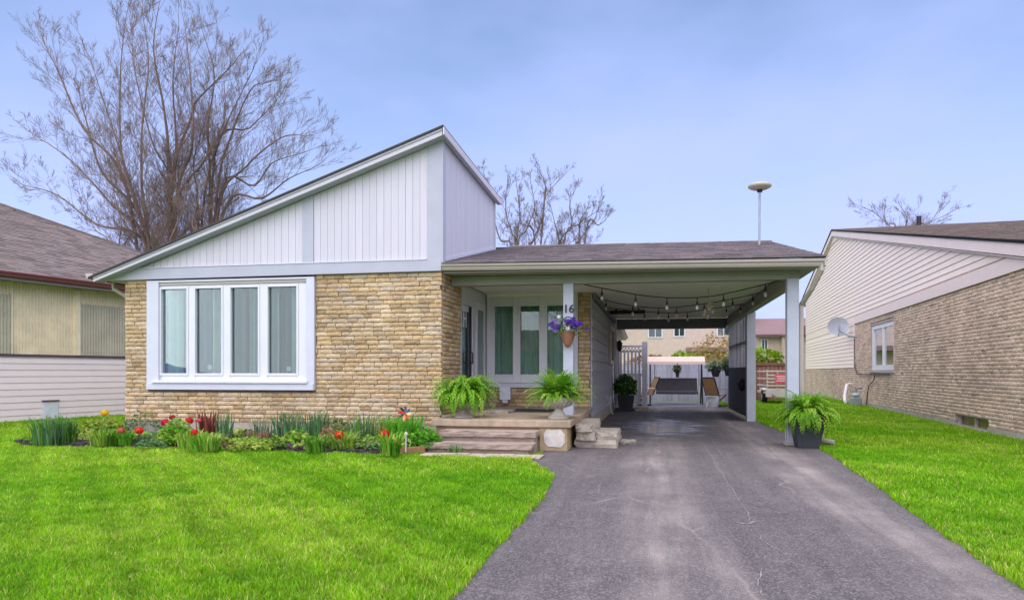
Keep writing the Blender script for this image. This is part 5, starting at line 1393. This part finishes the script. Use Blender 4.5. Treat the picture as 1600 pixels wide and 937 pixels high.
mb = MB(); mb.prism([(7.6,44.4,3.45),(11.5,44.4,3.45),(9.55,44.4,4.35)],(0,1.6,0)); mb.build('front_gable', 'roof_far', rh2)
part('bay_wall', 'stucco_beige', rh2, 7.75,11.3, 44.7,45.99, 0.0,3.44)

# ================================================================== BARE TREES
def grow(mb, p, d, L, r, depth, spread, nb, segs=4, up=0.10):
    pts = [p.copy()]; rad = [r]; q = p.copy(); dd = d.copy()
    for s in range(segs):
        dd = (dd+Vector((random.gauss(0,.075),random.gauss(0,.075),random.gauss(0,.06)+up*0.5))).normalized()
        q = q+dd*(L/segs); pts.append(q.copy()); rad.append(max(r*(1-0.8*(s+1)/segs), 0.0042))
    mb.tube(pts, rad, 3 if depth < 2 else 4, cap=False)
    if depth <= 0: return
    for k in range(nb):
        t = random.uniform(0.18,1.0); i = min(int(t*segs), segs-1); b = pts[i].lerp(pts[i+1], t*segs-i)
        ax = Vector((random.gauss(0,1),random.gauss(0,1),random.gauss(0,1))); dl = (pts[i+1]-pts[i]).normalized()
        ax = ax-dl*ax.dot(dl)
        if ax.length < 1e-3: continue
        ax.normalize()
        nd = (dl*math.cos(spread)+ax*math.sin(spread)+Vector((0,0,up))).normalized()
        grow(mb, b, nd, L*random.uniform(.42,.68)*(1.1-t*0.35), max(rad[i]*0.55,0.0055), depth-1, spread*random.uniform(.85,1.2), nb, max(2,segs-1), up)
def bare_tree(label, y, root, stems, r0, L, depth, nb, spread=0.62, seed=1, matn='bark', yj=2.0, step=1.0, up=0.1):
    random.seed(seed)
    base = AY(root[0], root[1], y); base.z = 0
    t = thing('bare_tree', label, 'tree', base, 'leafless trees behind the houses')
    tk = MB(); cr = MB()
    for st_ in stems:
        pts = [base.copy()]; yy = y
        dy_ = random.uniform(-1,1)*yj
        for i, (px, py) in enumerate(st_): pts.append(AY(px, py, y+dy_*(i+0.2)/len(st_)))
        # smooth
        fine = []
        for i in range(len(pts)-1):
            p0 = pts[max(i-1,0)]; p1 = pts[i]; p2 = pts[i+1]; p3 = pts[min(i+2,len(pts)-1)]
            for s in range(5):
                u = s/5; fine.append(0.5*((2*p1)+(p2-p0)*u+(2*p0-5*p1+4*p2-p3)*u*u+(3*p1-p0-3*p2+p3)*u**3))
        fine.append(pts[-1]); n = len(fine)
        rad = [max(r0*(1-0.92*i/(n-1))**0.9, 0.02) for i in range(n)]
        tk.tube(fine, rad, 7)
        ln = sum((fine[i+1]-fine[i]).length for i in range(n-1))
        acc = 0
        for i in range(1, n):
            fr_ = i/(n-1)
            if fine[i].z < 5.0: continue
            acc += (fine[i]-fine[i-1]).length*step
            while acc > 0:
                acc -= 0.42
                b = fine[i].lerp(fine[i-1], random.random()); dl = (fine[i]-fine[i-1]).normalized()
                ax = Vector((random.gauss(0,1),random.gauss(0,1),random.gauss(0,1))); ax = (ax-dl*ax.dot(dl)).normalized()
                sp = random.uniform(0.45,0.85)
                nd = (dl*math.cos(sp)+ax*math.sin(sp)+Vector((0,0,0.15))).normalized()
                grow(cr, b, nd, L*random.uniform(.5,1.0)*(1.15-0.55*fr_), min(max(rad[i]*0.34,0.014),0.035), depth, spread, nb, 4, up)
        grow(cr, fine[-1], (fine[-1]-fine[-2]).normalized(), L*0.5, 0.02, depth, spread, nb, 4, up)
    tk.build('trunk', matn, t, smooth=True); cr.build('crown', matn, t)
    return t
bare_tree('big leafless tree with fanning stems behind the slant roof, its stems leaning left', 31, (236,470),
          [[(236,420),(232,375),(205,290),(166,170),(140,90)],[(234,400),(215,330),(190,240),(188,120),(195,40)],[(228,385),(175,320),(110,250),(60,215)],[(233,390),(150,350),(90,305),(40,290)],[(200,300),(130,200),(90,110),(70,70)],[(232,380),(222,300),(222,200),(232,100),(224,30)],[(226,360),(160,270),(135,190),(120,130)]],
          0.10, 3.4, 3, 4, 0.5, 5, step=0.8, up=0.12)
bare_tree('tall leafless tree with straight upright stems in the middle of the group', 33, (268,470),
          [[(269,400),(268,354),(264,273),(238,222),(210,107),(206,30)],[(264,273),(256,170),(240,80),(248,10)],[(268,300),(300,180),(307,158),(354,111),(372,90)],[(275,320),(300,230),(298,130),(290,50)],[(266,330),(275,230),(270,130),(278,50)],[(270,340),(320,250),(350,190),(350,130)]],
          0.105, 3.4, 3, 4, 0.5, 6, step=0.8, up=0.12)
bare_tree('leafless tree leaning right above the slant roof edge', 34, (325,470),
          [[(318,400),(316,341),(333,243),(375,150),(395,110)],[(328,290),(325,200),(335,120),(320,60)],[(345,300),(397,290),(425,255),(470,240)],[(335,245),(390,200),(430,160)],[(310,380),(308,300),(303,250),(330,160)],[(340,330),(385,260),(440,215),(478,212)],[(338,310),(362,210),(392,140),(415,130)],[(350,330),(410,310),(450,280),(490,262)]],
          0.09, 3.4, 3, 4, 0.5, 7, step=0.85, up=0.12)
bare_tree('leafless shrubby tree behind the left corner of the slant roof', 30, (180,470), [[(175,400),(150,360),(130,330)],[(185,400),(190,350),(180,310)],[(190,400),(225,350),(240,310)],[(300,390),(300,350),(310,310)],[(260,390),(285,330),(290,290)]], 0.05, 2.0, 3, 4, 0.6, 17, step=0.9)
bare_tree('leafless tree just right of the white gable wall', 40, (806,470), [[(806,400),(808,370),(812,335),(808,295)],[(803,400),(782,375),(772,340),(770,310),(757,275)],[(806,395),(800,365),(790,330),(792,295)],[(808,395),(822,360),(835,325),(830,290)]], 0.075, 1.7, 3, 4, 0.6, 8, matn='bark_far', step=0.8)
bare_tree('thin leafless tree with a forked top above the carport ridge', 41, (828,470), [[(828,400),(832,378),(846,345),(851,315),(857,300),(877,278)],[(850,320),(853,300),(850,282),(843,268)],[(836,380),(815,350),(812,320)]], 0.075, 1.7, 3, 4, 0.55, 9, matn='bark_far', step=0.8)
bare_tree('leafless tree in the middle above the carport ridge', 42, (874,470), [[(873,400),(873,375),(866,345),(860,320)],[(873,395),(893,355),(890,320),(897,300)],[(880,385),(905,350),(925,335)]], 0.075, 1.7, 3, 4, 0.6, 10, matn='bark_far', step=0.8)
bare_tree('rightmost leafless tree above the carport ridge', 42, (898,470), [[(900,400),(904,378),(918,358),(930,340),(936,320)],[(915,365),(935,352),(945,345)],[(905,380),(905,350),(915,330)]], 0.075, 1.7, 3, 4, 0.6, 11, matn='bark_far', step=0.8)
bare_tree('distant leafless tree behind the right neighbour roof', 56, (1412,470), [[(1412,400),(1405,370),(1370,335),(1352,325)],[(1415,370),(1418,345),(1412,330)],[(1415,380),(1455,345),(1470,320)],[(1405,375),(1385,350),(1382,335)],[(1425,375),(1450,350),(1480,335)]], 0.08, 2.2, 3, 4, 0.55, 12, matn='bark_far', step=0.8)

# ================================================================== FLOWER BED PLANTS
random.seed(55)
BLUEG = [(0.06,0.20,0.06),(0.09,0.25,0.07),(0.13,0.30,0.10),(0.05,0.15,0.05)]
MIDG = [(0.10,0.28,0.02),(0.15,0.34,0.03),(0.07,0.20,0.02)]
LIME = [(0.30,0.42,0.04),(0.38,0.48,0.07),(0.22,0.36,0.03),(0.45,0.50,0.14)]
GREYG = [(0.13,0.22,0.11),(0.18,0.28,0.14),(0.09,0.16,0.07),(0.22,0.30,0.18)]
BRIGHT = [(0.12,0.40,0.02),(0.18,0.46,0.03),(0.08,0.30,0.02)]
RUST = [(0.26,0.07,0.05),(0.34,0.11,0.07),(0.18,0.05,0.04)]
PINKR = [(0.42,0.20,0.13),(0.50,0.28,0.16),(0.34,0.15,0.10),(0.30,0.26,0.08)]
def mpp(px, py):                                # metres per photograph pixel at a ground pixel
    b = AZ(px, py, 0.06); return (-b.x*_sa+b.y*_ca)/FPX
def straps(mb, b, h, w, n, cols, lw=0.016, bend=0.5):
    for i in range(n):
        az = random.uniform(0,6.28); r_ = w*0.5*math.sqrt(random.random())*0.75
        p = Vector((b.x+math.cos(az)*r_, b.y+math.sin(az)*r_*0.6, b.z)); hh = h*random.triangular(.35,1.2,.85); az2 = az+random.gauss(0,.6); ln = hh*random.uniform(.05,bend)
        pts = [p, p+Vector((math.cos(az2)*ln*.2,math.sin(az2)*ln*.2,hh*.5)), p+Vector((math.cos(az2)*ln*.6,math.sin(az2)*ln*.6,hh*.85)), p+Vector((math.cos(az2)*ln*1.2,math.sin(az2)*ln*1.2,hh*random.uniform(.75,1.0)))]
        s = Vector((-math.sin(az2+.5),math.cos(az2+.5),0))*lw*random.uniform(.6,1.2)*0.5; k = random.uniform(.75,1.25); c = tuple(q*k for q in random.choice(cols))
        v = []
        for q_, ww in zip(pts,(1,1,.7,.05)): v += [q_-s*ww, q_+s*ww]
        mb.add(v, [(0,1,3,2),(2,3,5,4),(4,5,7,6)], c)
def mound(mb, b, h, w, n, cols, ls=0.07):
    for i in range(n):
        az = random.uniform(0,6.28); r_ = math.sqrt(random.random()); zz = h*(1-r_**2*0.75)*random.uniform(.35,1.05)
        p = Vector((b.x+math.cos(az)*r_*w/2, b.y+math.sin(az)*r_*w*0.35, b.z+zz)); k = random.uniform(.7,1.25); c = tuple(q*k for q in random.choice(cols)); s = ls*random.uniform(.6,1.4)
        e = Euler((random.uniform(-.9,.9),random.uniform(-.9,.9),random.uniform(0,6.28))).to_matrix()
        mb.add([p+e@Vector(q_)*s for q_ in ((-.5,0,-.08),(0,-.32,.02),(.55,0,-.05),(0,.32,.02))],[(0,1,2,3)],c)
def plant(label, px, py, hp, wp, kind, cols, n, lw=0.018, bend=0.5, ls=0.06, name='garden_plant', cat='plant'):
    b = AZ(px, py, 0.06); m_ = mpp(px, py); mb = MB()
    (straps(mb, b, hp*m_*1.12, wp*m_*1.45, int(n*1.6), cols, lw, bend) if kind == 's' else mound(mb, b, hp*m_*1.15, wp*m_*1.3, int(n*1.5), cols, ls))
    o = mb.build(name, 'leaf'); tag(o, label, cat, 'perennials in the front bed'); return o
plant('tall blue-green strap-leaved clump at the far left end of the bed', 74, 694, 42, 52, 's', BLUEG+MIDG+GREYG, 120, 0.018, .55)
plant('second blue-green strap-leaved clump, right of the leftmost one', 103, 692, 40, 30, 's', BLUEG+MIDG, 90, 0.022, .35)
plant('pale yellow-green leafy mound right of the strap-leaved clumps', 140, 683, 24, 52, 'm', LIME, 380, ls=.09)
plant('yellow-green mound below the yellow daffodil', 172, 680, 26, 34, 'm', LIME, 220, ls=.09)
plant('dark green low leaves under the pink tulip', 186, 694, 22, 40, 's', BRIGHT+MIDG, 90, 0.03, .9)
plant('grey-green bushy shrublet against the left end of the brick wall', 232, 676, 38, 66, 'm', GREYG+MIDG, 520, ls=.055)
plant('lime green fluffy mound below the red tulips', 277, 694, 34, 52, 'm', LIME+BRIGHT, 480, ls=.07)
plant('clump of red-brown upright shoots under the big window', 326, 688, 44, 36, 's', RUST, 75, 0.022, .12)
plant('bright green strap leaves in front of the red-brown shoots', 318, 703, 26, 50, 's', BRIGHT+LIME, 110, 0.024, .8)
plant('thin dark green iris leaves just right of the red-brown shoots', 352, 692, 46, 26, 's', GREYG+BLUEG, 45, 0.016, .25)
plant('low orange-green sprouting clump right of the red-brown shoots', 350, 702, 20, 36, 'm', PINKR+LIME, 160, ls=.06)
plant('low yellow-green ground cover at the bed front below the big window corner', 390, 702, 16, 50, 'm', LIME, 200, ls=.06)
plant('thin grey-green iris leaves below the right window jamb', 408, 686, 36, 34, 's', GREYG, 40, 0.014, .35)
plant('rusty low stems between the two thin iris clumps', 398, 690, 20, 40, 's', RUST+PINKR, 45, 0.014, .7)
plant('grey-green iris clump right of the big window', 447, 688, 44, 36, 's', GREYG+BLUEG, 75, 0.018, .35)
plant('tallest grey-green iris clump in the middle of the brick wall', 490, 688, 46, 44, 's', GREYG+BLUEG, 95, 0.018, .35)
plant('pale green leaf rosette in front of the middle iris clump', 465, 692, 18, 44, 'm', LIME+BRIGHT, 150, ls=.08)
plant('dark green arching leaves at the bed front in the middle', 492, 706, 26, 30, 's', MIDG, 60, 0.024, .8)
plant('pink-brown leafy clump left of the lone middle tulip', 513, 698, 30, 28, 'm', PINKR, 170, ls=.06)
plant('yellow-green leaves around the lone middle tulip', 535, 702, 26, 36, 's', LIME+MIDG, 85, 0.026, .8)
plant('dark iris leaves between the two right-hand tulips', 565, 690, 42, 44, 's', GREYG+MIDG, 85, 0.018, .4)
plant('thin grass-like leaves around the rightmost tulip', 597, 690, 40, 30, 's', GREYG+LIME, 50, 0.014, .3)
plant('light green leaves at the bed edge left of the wood edging', 610, 711, 34, 28, 's', LIME+BRIGHT, 70, 0.03, .8)
plant('bright green tall leafy clump under the pinwheel', 632, 698, 46, 46, 's', BRIGHT, 130, 0.030, .6)
plant('rounded bright green leafy mound beside the steps', 664, 700, 30, 44, 'm', BRIGHT, 420, ls=.07)
plant('dark green leafy plant with pale tips against the porch corner', 676, 684, 26, 26, 'm', MIDG+GREYG, 170, ls=.06)
plant('weed tuft growing in front of the lower step', 712, 706, 12, 22, 's', MIDG+GREYG, 40, 0.012, .8)
plant('bright green leaves filling the gap left of the rightmost tulip', 575, 700, 18, 46, 'm', LIME+MIDG, 200, ls=.06)
plant('low grey-green leaves at the front edge near the left mulch patch', 235, 699, 12, 40, 'm', GREYG+MIDG, 130, ls=.06)
plant('grey-green stalks against the wall between window and middle irises', 425, 678, 34, 60, 's', GREYG, 70, 0.014, .4)
plant('yellow-green leafy clump at the wall behind the lone middle tulip', 525, 684, 30, 40, 'm', LIME+GREYG, 230, ls=.06)
plant('mixed green leaves in front of the tall irises', 430, 700, 18, 30, 'm', MIDG+LIME, 120, ls=.06)
plant('dark green strap leaves at the front below the coral tulip', 160, 696, 26, 34, 's', MIDG+LIME, 70, 0.022, .7)
plant('bright green leafy clump between lime mound and red-brown shoots', 300, 698, 24, 40, 's', LIME+BRIGHT, 90, 0.02, .6)
plant('pale grey-green foliage against the wall left of the red-brown shoots', 285, 676, 26, 50, 'm', GREYG, 220, ls=.05)
plant('leafy green clump against the wall left of the pinwheel', 612, 686, 32, 36, 's', MIDG+BRIGHT, 80, 0.02, .5)
gc = MB()
gx = RNG.uniform(-10.9,-3.5,9000); gy = RNG.uniform(9.7,11.65,9000); gk = in_poly(gx, gy, BED_W); gx = gx[gk]; gy = gy[gk]
gm_ = (np.sin(gx*2.3+1.1*np.sin(gy*3))+np.sin(gx*5.1+2)+np.sin(gy*4.0+gx)) > -0.2
for x_, y_ in list(zip(gx[gm_], gy[gm_]))[:3600]:
    cs = LIME if math.sin(x_*3.1) > 0.35 else (GREYG+MIDG if math.sin(x_*1.7+2) > 0 else BRIGHT+LIME)
    k_ = random.uniform(.7,1.25); c_ = tuple(q*k_ for q in random.choice(cs)); s_ = random.uniform(.05,.11); e_ = Euler((random.uniform(-.8,.8),random.uniform(-.8,.8),random.uniform(0,6.28))).to_matrix()
    p_0 = Vector((x_, y_, 0.07+random.uniform(0.0,0.13)))
    gc.add([p_0+e_@Vector(q)*s_ for q in ((-.5,0,-.1),(0,-.3,.03),(.6,0,-.08),(0,.3,.03))], [(0,1,2,3)], c_)
gco = gc.build('ground_cover', 'leaf', kind='stuff'); gco['label'] = 'low mixed green leaves carpeting the front bed between the clumps'
def tulip(label, px, py, basepy, col, r=0.055, cat='tulip', name='tulip'):
    b = AZ(px, basepy, 0.06); top = AY(px, py, b.y); m_ = mpp(px, basepy)
    t = thing(name, label, cat, b, 'tulips in the front bed' if cat == 'tulip' else None)
    MB().tube([b, b.lerp(top,.5)+Vector((random.uniform(-.02,.02),0,0)), top], 0.007, 5, c=(0.15,0.30,0.05)).build('stem', 'leaf', t)
    mb = MB(); straps(mb, b, (top.z-b.z)*.75, 0.08, 5, BLUEG+MIDG, 0.035, .6); mb.build('leaf', 'leaf', t)
    mb = MB()
    for k in range(6):
        a = k*math.pi/3+random.uniform(-.1,.1); rr = r*(1.0 if k % 2 else .85); c = tuple(q*random.uniform(.8,1.2) for q in col)
        d1 = Vector((math.cos(a),math.sin(a),0)); sd_ = Vector((-d1.y,d1.x,0)); o_ = top-Vector((0,0,r*.8))
        pr_ = [(0.1,0,.3),(.8,.35,.62),(1.0,.95,.62),(.75,1.55,.4),(.55,1.9,.03)]
        v = []
        for dr, dz_, w in pr_: v += [o_+d1*rr*dr+Vector((0,0,r*dz_))-sd_*rr*w, o_+d1*rr*dr+Vector((0,0,r*dz_))+sd_*rr*w]
        mb.add(v, [(i*2,i*2+1,i*2+3,i*2+2) for i in range(4)], c)
    mb.build('blossom', 'petal', t, smooth=True); return t
RED = (0.62,0.012,0.012); PK = (0.60,0.08,0.10)
tulip('coral pink tulip above the dark low leaves on the left', 189, 673, 694, (0.62,0.10,0.07))
tulip('red tulip in the left group, nearest the bare mulch', 217, 673, 692, (0.66,0.03,0.015), 0.062)
tulip('crimson tulip left of the lime mound', 258, 660, 690, (0.58,0.012,0.05), 0.06)
tulip('small dark crimson tulip highest in the left group', 269, 652, 688, (0.40,0.012,0.03), 0.045)
tulip('large red tulip just left of the red-brown shoots', 295, 658, 690, RED, 0.062)
tulip('red tulip low in front of the red-brown shoots', 304, 676, 700, RED, 0.052)
tulip('small pink-red tulip among the red-brown shoots', 311, 657, 690, PK, 0.040)
tulip('lone red tulip in the middle right of the bed', 530, 680, 703, (0.64,0.03,0.012), 0.062)
tulip('rightmost red tulip, near the pinwheel', 601, 678, 700, (0.62,0.016,0.02), 0.062)
tulip('yellow daffodil flower standing at the left end of the brick wall', 164, 645, 684, (0.75,0.50,0.02), 0.06, 'daffodil', 'daffodil')
# pinwheel, stake light, wood edging
pb = AZ(634, 700, 0.06); ptop = AY(634, 645, pb.y)
pw_ = thing('pinwheel', 'multicoloured toy pinwheel on a stick in front of the brick wall', 'pinwheel', pb)
MB().tube([pb, ptop], 0.007, 6).build('stick', 'steel', pw_)
for k, c in enumerate(['blue_plastic','dark_plastic','red_plastic','dark_plastic','orange_plastic','red_plastic','yellow_plastic','blue_plastic']):
    a = 2*math.pi*k/8+1.4; u_ = Vector((math.cos(a),0,math.sin(a))); w_ = Vector((-math.sin(a),0,math.cos(a))); o_ = ptop+Vector((0,-0.03,0))
    MB().add([o_, o_+u_*.05-w_*.022, o_+u_*.10-w_*.012+Vector((0,-.02,0)), o_+u_*.115+w_*.018+Vector((0,-.035,0)), o_+u_*.06+w_*.02],[(0,1,2,3,4),(4,3,2,1,0)][:1]).build('vane', c, pw_)
MB().tube([ptop+Vector((0,-0.045,0)),ptop+Vector((0,0,0))],0.014,8).build('hub', 'red_plastic', pw_)
sb = AZ(634, 706, 0.05); stp = AY(634.5, 678, sb.y)
sl_ = thing('stake_light', 'small white ball-topped garden stake light by the wood edging', 'garden light', sb)
MB().tube([sb, stp], 0.009, 6).build('stake', 'white_trim', sl_)
MB().lathe([(0.008,-0.03),(0.026,-0.012),(0.03,0.008),(0.02,0.028),(0.004,0.034)], stp, 10).build('globe', 'bulb', sl_, smooth=True)
we = thing('wood_edging', 'reddish wooden edging board at the right front corner of the bed', 'edging', (-3.6,9.85,0))
a_, b_ = Vector((-3.84,9.66,0)), Vector((-3.45,10.05,0)); dn = Vector((b_.y-a_.y,-(b_.x-a_.x),0)).normalized()*0.03
MB().hexa([a_-dn,b_-dn,b_+dn,a_+dn],[p+Vector((0,0,.11)) for p in (a_-dn,b_-dn,b_+dn,a_+dn)]).build('board', 'edging_wood', we)
MB().box(-3.50,-3.44,10.07,10.45,0,0.13).build('board', 'edging_wood', we)

# ================================================================== ACROSS THE STREET (mirrored in the window panes)
def copy_thing(src, label, loc, rz, sc=1.0):
    r_ = src.copy(); COL.objects.link(r_); r_.location = loc; r_.rotation_euler = (0,0,rz); r_.scale = (sc,sc,sc); r_['label'] = label; r_['group'] = 'trees across the street'
    for ch in src.children:
        c_ = ch.copy(); COL.objects.link(c_); c_.parent = r_
    return r_
bt = [o for o in COL.objects if o.name.startswith('bare_tree') and o.parent is None]
copy_thing(bt[0], 'leafless tree across the street, mirrored in the left panes of the big window', (-15,-19,0), 0.6, 0.75)
copy_thing(bt[1], 'leafless tree across the street, mirrored in the right panes of the big window', (-6.5,-22,0), 2.0, 0.8)
copy_thing(bt[2], 'leafless tree across the street, mirrored in the porch window', (3.5,-18,0), 1.0, 0.75)
far_house('brown-roofed house across the street, mirrored low in the window panes', -22, 8, -42, -33, 2.9, 5.2, [])
